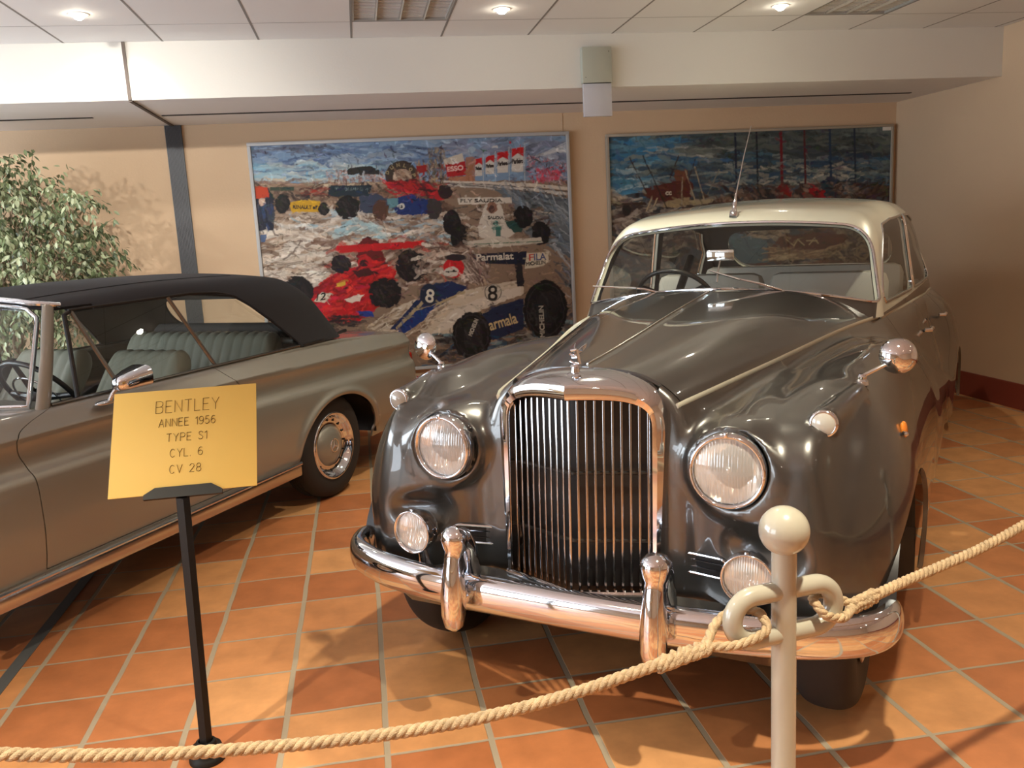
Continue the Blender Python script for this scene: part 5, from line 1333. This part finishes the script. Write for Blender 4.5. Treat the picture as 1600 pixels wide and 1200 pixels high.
# ================================================================ sign, rope barrier, plant, fittings
STROKE={ # single-stroke engraved letters, box 0..w by 0..1
'B':(.62,[[(0,0),(0,1),(.40,1),(.56,.92),(.60,.76),(.54,.60),(.40,.53),(0,.53)],[(.40,.53),(.57,.46),(.62,.27),(.56,.08),(.40,0),(0,0)]]),
'E':(.55,[[(.55,0),(0,0),(0,1),(.55,1)],[(0,.53),(.46,.53)]]),'N':(.62,[[(0,0),(0,1),(.62,0),(.62,1)]]),'T':(.62,[[(0,1),(.62,1)],[(.31,1),(.31,0)]]),
'L':(.52,[[(0,1),(0,0),(.52,0)]]),'Y':(.62,[[(0,1),(.31,.48),(.62,1)],[(.31,.48),(.31,0)]]),'A':(.66,[[(0,0),(.33,1),(.66,0)],[(.11,.34),(.55,.34)]]),
'1':(.26,[[(0,.78),(.24,1),(.24,0)]]),'P':(.58,[[(0,0),(0,1),(.40,1),(.54,.90),(.58,.73),(.52,.55),(.40,.47),(0,.47)]]),
'V':(.62,[[(0,1),(.31,0),(.62,1)]]),'.':(.08,[[(.0,0),(.05,0)]]),
'C':(.62,[[(.31+.31*math.cos(t),.5+.5*math.sin(t)) for t in np.linspace(.75,2*PI-.75,20)]]),
'S':(.56,[[(.54,.82),(.45,.96),(.28,1),(.10,.94),(.04,.77),(.12,.61),(.28,.53),(.45,.45),(.55,.28),(.48,.08),(.28,0),(.09,.05),(0,.20)]]),
'9':(.56,[[(.28+.27*math.cos(t),.70+.30*math.sin(t)) for t in np.linspace(-.2,2*PI-.2,24)],[(.55,.66),(.53,.35),(.42,.10),(.24,0),(.05,.08)]]),
'6':(.56,[[(.28+.27*math.cos(t),.30+.30*math.sin(t)) for t in np.linspace(PI-.2,3*PI-.2,24)],[(.01,.34),(.03,.65),(.14,.90),(.32,1),(.51,.92)]]),
'5':(.54,[[(.50,1),(.08,1),(.04,.55),(.16,.63),(.32,.63),(.48,.53),(.54,.32),(.48,.11),(.30,0),(.11,.03),(0,.17)]]),
'2':(.55,[[(.02,.76),(.08,.92),(.27,1),(.46,.93),(.53,.75),(.44,.54),(.0,0),(.55,0)]]),
'8':(.56,[[(.28+.23*math.cos(t),.76+.24*math.sin(t)) for t in np.linspace(0,2*PI,24)],[(.28+.28*math.cos(t),.265+.265*math.sin(t)) for t in np.linspace(0,2*PI,24)]]),
' ':(.42,[])}
def engraved(s,x,y,h,width,thick,mb,slant=0):
    tot=sum(STROKE[c][0] for c in s)+.24*(len(s)-1); k=width/(tot*h); cx=x-width/2
    for c in s:
        w,L=STROKE[c]
        for pl in L: mb.tube([(cx+p[0]*h*k+p[1]*h*slant,y+p[1]*h,0) for p in pl],thick,6,ry=.0006,up=None) if len(pl)>1 else None
        cx+=(w+.24)*h*k
def build_sign():
    t=thing('sign_stand','yellow lettered sign plate on a black post, in front of the silver convertible','sign',(-.598,2.622,0))
    M['yellow']=mat('brushed yellow sign metal',(.64,.43,.11),.55,0,0,.25)
    M['ink']=mat('dark brown engraving',(.06,.028,.012),.6)
    top=Vector((-.572+.598,2.604-2.622,.86))
    MB().tube([(0,0,.02),top],.019,4,ry=.019,up=(1,.25,0)).build('post',M['black'],t,autos=.5)
    MB().lathe([(0,.0),(.055,0),(.056,.008),(.050,.018),(.047,.022),(.045,.030),(.047,.032),(.045,.036),(.047,.040),(.045,.046),(.034,.050),(.030,.062),(.022,.064)],(0,0,0),(0,0,1),40).build('base',M['black'],t)
    # plate leaning back, local x along its width, y up its face
    R_=Matrix(((1,.0,0),(0,.588,-.809),(0,.809,.588)))
    e1=Vector((.9999,-.012,0)); e2=Vector((.010,.578,.816)).normalized(); nn=e1.cross(e2).normalized()
    Xf=Matrix.Translation(Vector((-.569+.598,2.607-2.622,.874)))@Matrix(((e1.x,e2.x,nn.x,0),(e1.y,e2.y,nn.y,0),(e1.z,e2.z,nn.z,0),(0,0,0,1)))
    w,hh=.424,.340
    pl=MB().box((0,hh/2,0),(w,hh,.003),None,.0008).build('sign_plate',M['yellow'],t,xf=Xf,label='yellow plate with dark brown engraved lettering')
    for a in (('BENTLEY',.006,.262,.040,.187,.0019),('ANNEE 1956',.006,.215,.026,.166,.0023),('TYPE S1',.006,.165,.026,.118,.0023),('CYL. 6',.006,.114,.026,.094,.0023),('CV 28',.004,.062,.026,.090,.0023)):
        mb=MB(); engraved(*a,mb); mb.V=[(v[0],v[1],v[2]+.0018) for v in mb.V]; mb.build('lettering',M['ink'],pl,xf=Xf)
    br=MB().prism([(-.112,-.014),(.112,-.014),(.112,.0),(.080,.020),(-.080,.020),(-.112,.0)],-.006,.006,'xy')
    br.build('bracket',M['black'],t,xf=Xf,smooth=False,autos=None)
build_sign()
# ---- white barrier post with its big chain link, and two ropes
PB=Vector((.845,1.649,0))
M['ivory']=mat('glossy ivory paint',(.40,.37,.29),.22,0,.6)
def build_post():
    global POST
    t=POST=thing('barrier_post','ivory barrier post with ball top and chain link, in front of the big saloon','post',PB)
    MB().lathe([(0,0),(.048,0),(.050,.006),(.046,.016),(.030,.022),(.0268,.030),(.0268,.885)],(0,0,0),(0,0,1),32).build('pole',M['ivory'],t)
    MB().sphere((0,0,.9265),.0535,40).build('ball',M['ivory'],t)
    a=math.radians(LINKA); d=Vector((math.cos(a),math.sin(a),0)); P=[]
    L,hz=.128,.0
    for i in range(25): th=PI/2-PI*i/24; P.append(d*(L-.052+.052*math.cos(th))+Vector((0,0,.050*math.sin(th))))
    for i in range(25): th=-PI/2-PI*i/24; P.append(d*(-(L-.052)+.052*math.cos(th))+Vector((0,0,.050*math.sin(th))))
    P=resample(np.array([p[:] for p in P]),96)
    MB().tube([Vector(p)+Vector((0,0,.741)) for p in P],.0215,16,True).build('chain_link',M['ivory'],t)
LINKA=8
build_post()
M['hemp']=mat('hemp rope',(.48,.345,.20),.9,var=(60,.25),bump=(400,.5))
def rope_mesh(P,r,mb,pitch=.07,strands=3,n=9,phase=0):
    """laid rope: three strands twisted round the line P"""
    P=np.asarray(P); d=np.r_[0,np.cumsum(np.linalg.norm(np.diff(P,axis=0),axis=1))]; m=max(12,int(d[-1]/.0055)); Q=resample(P,m,False); s=np.linspace(0,d[-1],m)
    T=np.gradient(Q,axis=0); T/=np.linalg.norm(T,axis=1)[:,None]; u=np.cross(T,[0,0,1]); u/=np.linalg.norm(u,axis=1)[:,None]; v=np.cross(u,T)
    for k in range(strands):
        a=2*PI*(s/pitch+k/strands)+phase; c=Q+(u*np.cos(a)[:,None]+v*np.sin(a)[:,None])*r*.46
        mb.tube([tuple(p) for p in c],r*.60,n)
def smooth_line(pts,n=80):
    pts=np.array(pts,float); d=np.r_[0,np.cumsum(np.linalg.norm(np.diff(pts,axis=0),axis=1))]; s=np.linspace(0,d[-1],n); 
    return np.stack([cub(d,pts[:,k])(s) for k in range(3)],1)
def build_ropes():
    d=Vector((math.cos(math.radians(LINKA)),math.sin(math.radians(LINKA)),0)); zc=.741
    Lp=PB+d*-.098; Rp=PB+d*.098
    for nm,lab,pts,loop,knot in (ROPES(Lp,Rp)):
        mb=MB(); P=smooth_line(pts,120); rope_mesh(P,.0128,mb,.055)
        rp=mb.build('barrier_rope',M['hemp'],None,autos=None); tag(rp,lab,'rope','hemp barrier ropes')
        lb=MB()
        for L in loop: rope_mesh(smooth_line(L,40),.0105,lb,.055)
        lb.build('eye_loop',M['hemp'],rp,autos=None)
        kb=MB(); K=smooth_line(knot,30)
        for ph in (0,2.1,4.2,1.0): 
            r0=RNG.rand(); 
            T=[K[i]+np.array([math.sin(i*.42+ph)*.006,math.cos(i*.42+ph)*.006,math.sin(i*.42+ph+1)*.008]) for i in range(30)]; rope_mesh(T,.0105,kb,.05,3,7,ph)
        kb.build('splice',M['hemp'],rp,autos=None)

def ROPES(Lp,Rp):
    S=(.645,1.612,.702); S2=(1.035,1.695,.708)
    left=[S,(.5606,1.6109,.6837),(.5047,1.6114,.6713),(.3665,1.6126,.6422),(.2312,1.6138,.622),(.0991,1.615,.6107),(-.0298,1.6162,.608),(-.1554,1.6173,.6108),(-.2777,1.6184,.618),(-.3971,1.6195,.627),(-.5133,1.6205,.6405),(-.6261,1.6215,.6575),(-.7356,1.6225,.678),(-.81,1.623,.694),(-.87,1.6235,.710),(-.915,1.624,.722)]
    right=[S2,(1.0556,1.705,.7066),(1.1189,1.738,.7052),(1.2066,1.781,.7037),(1.3221,1.8316,.7020),(1.4441,1.8792,.7042),(1.5731,1.9274,.7129),(1.7094,1.9783,.7296),(1.80,2.012,.742),(1.84,2.027,.748)]
    l1=[(.66,1.610,.704),(.70,1.600,.704),(.745,1.598,.712),(.790,1.616,.730),(.788,1.644,.747),(.745,1.668,.752),(.695,1.656,.735),(.655,1.620,.708)]
    r1=[(1.04,1.700,.708),(1.005,1.664,.708),(.965,1.634,.716),(.925,1.630,.735),(.918,1.655,.752),(.945,1.690,.752),(.995,1.706,.730),(1.04,1.702,.710)]
    k1=[(.655,1.612,.704),(.60,1.6115,.692),(.545,1.611,.680)]; k2=[(1.03,1.692,.708),(1.07,1.712,.706),(1.115,1.735,.7055)]
    return [('barrier','sagging hemp rope running left from the ivory post, across the yellow sign post',left,[l1],k1),
            ('barrier','hemp rope running right from the ivory post, past the front wheel of the saloon',right,[r1],k2)]
def build_more_posts():
    for loc,lab in (((-1.04,1.62,0),'ivory barrier post at the left end of the sagging rope'),((1.965,2.075,0),'ivory barrier post at the right end of the rope')):
        c=copy_tree(POST); c.location=loc; c['label']=lab; c['group']='ivory barrier posts'
    POST['group']='ivory barrier posts'
build_ropes(); build_more_posts()
# ---- tall weeping fig behind the convertible
def build_plant():
    t=thing('potted_fig_tree','bushy green weeping fig tree in a pot, behind the convertible on the left','plant',(-2.52,6.72,0))
    M['leaf']=mat('glossy green leaf',(.115,.150,.070),.35,0,.2,var=(14,.6))
    M['leaf2']=mat('pale edged leaf',(.33,.37,.22),.38,0,.2)
    M['bark']=mat('pale fig bark',(.22,.17,.11),.8)
    M['pot']=mat('white planter',(.55,.53,.48),.4)
    MB().lathe([(.0,.0),(.20,0),(.25,.42),(.27,.43),(.27,.46),(.24,.46),(.235,.42),(0,.41)],(0,0,0),(0,0,1),40).build('planter',M['pot'],t)
    b=MB(); r=random.Random(5); tips=[]
    for i in range(4):
        a=2*PI*i/4; b.tube([(.04*math.cos(a),.04*math.sin(a),.40),(.06*math.cos(a+1),.06*math.sin(a+1),.8),(.10*math.cos(a+.6),.10*math.sin(a+.6),1.2),(.18*math.cos(a),.18*math.sin(a),1.55)],[.022,.02,.016,.008],8)
    leafV=[];leafF=[];pale=[]
    def leaf(p,d,l,mats):
        d=d.normalized(); s=d.cross(Vector((r.gauss(0,.5),r.gauss(0,.5),1))).normalized(); n=s.cross(d); o=len(leafV); w=l*.23
        for a,bb,c in ((0,0,0),(.3,1,.02),(.3,-1,.02),(.62,.85,.0),(.62,-.85,.0),(1,0,-.12),(.45,0,-.05)): leafV.append(tuple(p+d*l*a+s*w*bb+n*l*c))
        for f in ((0,6,1),(0,2,6),(1,6,3),(2,4,6),(3,6,5),(6,4,5)): leafF.append(tuple(o+i for i in f)); pale.append(mats)
    CEN=[((0,0,1.55),.62,.50,.50),((.22,-.05,1.75),.50,.46,.38),((-.15,0,1.98),.44,.42,.26),((.30,-.1,1.35),.46,.45,.34),((-.35,-.05,1.5),.5,.46,.5),((.1,0,1.05),.5,.45,.32)]
    for i in range(900):
        c,rx,ry,rz=CEN[r.randrange(len(CEN))]
        v=Vector((r.gauss(0,1),r.gauss(0,1),r.gauss(0,1))).normalized()*(.55+.45*r.random()**.5)
        p=Vector((c[0]+v.x*rx,c[1]+v.y*ry,c[2]+v.z*rz))
        out=Vector((v.x,v.y,v.z*.6+.25)).normalized()
        base=Vector((c[0]*.5,c[1]*.5,c[2]-.15))*.35+p*.65
        if i%3==0: b.tube([base,p*.5+base*.5+Vector((0,0,.05)),p],[.004,.003,.0015],4)
        q=p; dr=(out+Vector((r.gauss(0,.5),r.gauss(0,.5),r.gauss(0,.3)))).normalized()
        for k in range(12):
            q=q+dr*.020; dr=(dr+Vector((0,0,-.10))).normalized()
            sd=Vector((r.gauss(0,1),r.gauss(0,1),r.gauss(-.7,.5)))
            leaf(q+sd*.012,(sd*.7+dr*.5+Vector((0,0,-.45))),r.uniform(.036,.062),1 if r.random()<.42 else 0)
    for sx,sy,sz in ((-.18,0,2.0),(.02,-.1,2.05),(-.35,0,1.95),(.30,-.05,1.95),(.55,-.05,1.60),(.50,-.1,1.30)):   # loose sprays at the edge
        q=Vector((sx,sy,sz)); dr=Vector((sx*.5,0,1 if sz>1.9 else .3)).normalized(); P=[q.copy()]
        for k in range(16):
            q=q+dr*.022; dr=(dr+Vector((r.gauss(.0,.05),0,-.045))).normalized(); P.append(q.copy())
            sd=Vector((r.gauss(0,1),r.gauss(0,1),r.gauss(-.6,.4))); leaf(q+sd*.006,sd*.8+Vector((0,0,-.5)),r.uniform(.05,.075),0)
        b.tube(P,.002,4)
    b.build('branches',M['bark'],t,autos=None)
    me=mesh('foliage',leafV,leafF,True); o=link('foliage',me,[M['leaf'],M['leaf2']],t); me.polygons.foreach_set('material_index',pale)
build_plant()
# ---- square louvred lights, switched off, and the emergency light on the beam
def louvre(x,y,label):
    t=thing('louvred_ceiling_light',label,'ceiling light',(x,y,ZC),0,'louvred square ceiling lights')
    b=MB(); s=.594
    for k in (1,-1): b.box((k*(s/2-.008),0,.022),(.016,s,.040)); b.box((0,k*(s/2-.008),.022),(s-.03,.016,.040))
    b.build('frame',M['grey'],t,smooth=False)
    MB().box((0,0,.065),(s,s,.012)).build('back_plate',M['grey'],t,smooth=False)
    for i in range(1,4): 
        V=[];x0=-s/2+s*i/4
        MB().prism([(x0-.022,.055),(x0-.004,.0),(x0+.004,.0),(x0+.022,.055)],-s/2+.016,s/2-.016,'xz').build('louvre_blade',M['chrome_dull'],t,smooth=False)
    b=MB()
    for i in range(1,18): b.box((0,-s/2+s*i/18,.03),(s-.034,.004,.036))
    b.build('cross_fins',M['grey'],t,smooth=False)
    for i in range(4): MB().tube([(-s/2+s*(i+.5)/4,-s/2+.03,.046),(-s/2+s*(i+.5)/4,s/2-.03,.046)],.008,8).build('tube_lamp',M['ring'],t)
for (x,y),lab in zip(LOUVRES,('unlit louvred square light in the ceiling, left one above the racing picture','unlit louvred square light in the ceiling, right one near the corner')): louvre(x,y,lab)
def emergency():
    t=thing('emergency_light','grey and frosted rectangular emergency light box on the beam, between the two paintings','emergency light',(1.735,BY,2.555))
    M['putty']=mat('grey green enamel',(.36,.37,.31),.5); M['frosted']=mat('frosted acrylic',(.46,.46,.50),.25,0,.5)
    MB().box((0,-.030,.118),(.212,.060,.238),None,.004).build('housing',M['putty'],t)
    MB().box((0,-.032,-.116),(.205,.030,.222),None,.003).build('acrylic_panel',M['frosted'],t)
    b=MB()
    for i in range(22): b.box((-.095+.19*i/21,-.046,.0),(.004,.004,.010))
    b.build('vent_slots',M['dark'],t)
    for dx,dz in ((-.085,.035),(.085,.205)): MB().sphere((dx,-.060,dz),.003,8).build('screw',M['dark'],t)
emergency()
def settle(root):
    """an Empty that only groups a part becomes that part: its first mesh carries the others"""
    for e in [c for c in root.children if c.type=='EMPTY']:
        ch=list(e.children); a=ch[0]; nm=e.name.split('.')[0]
        a.parent=root; a.location=e.location
        for c in ch[1:]: c.parent=a
        lab=e.get('label'); bpy.data.objects.remove(e); a.name=nm
        if 'label' in a: del a['label']
for r in [o for o in list(SC.objects) if o.parent is None and o.type=='EMPTY']: settle(r)
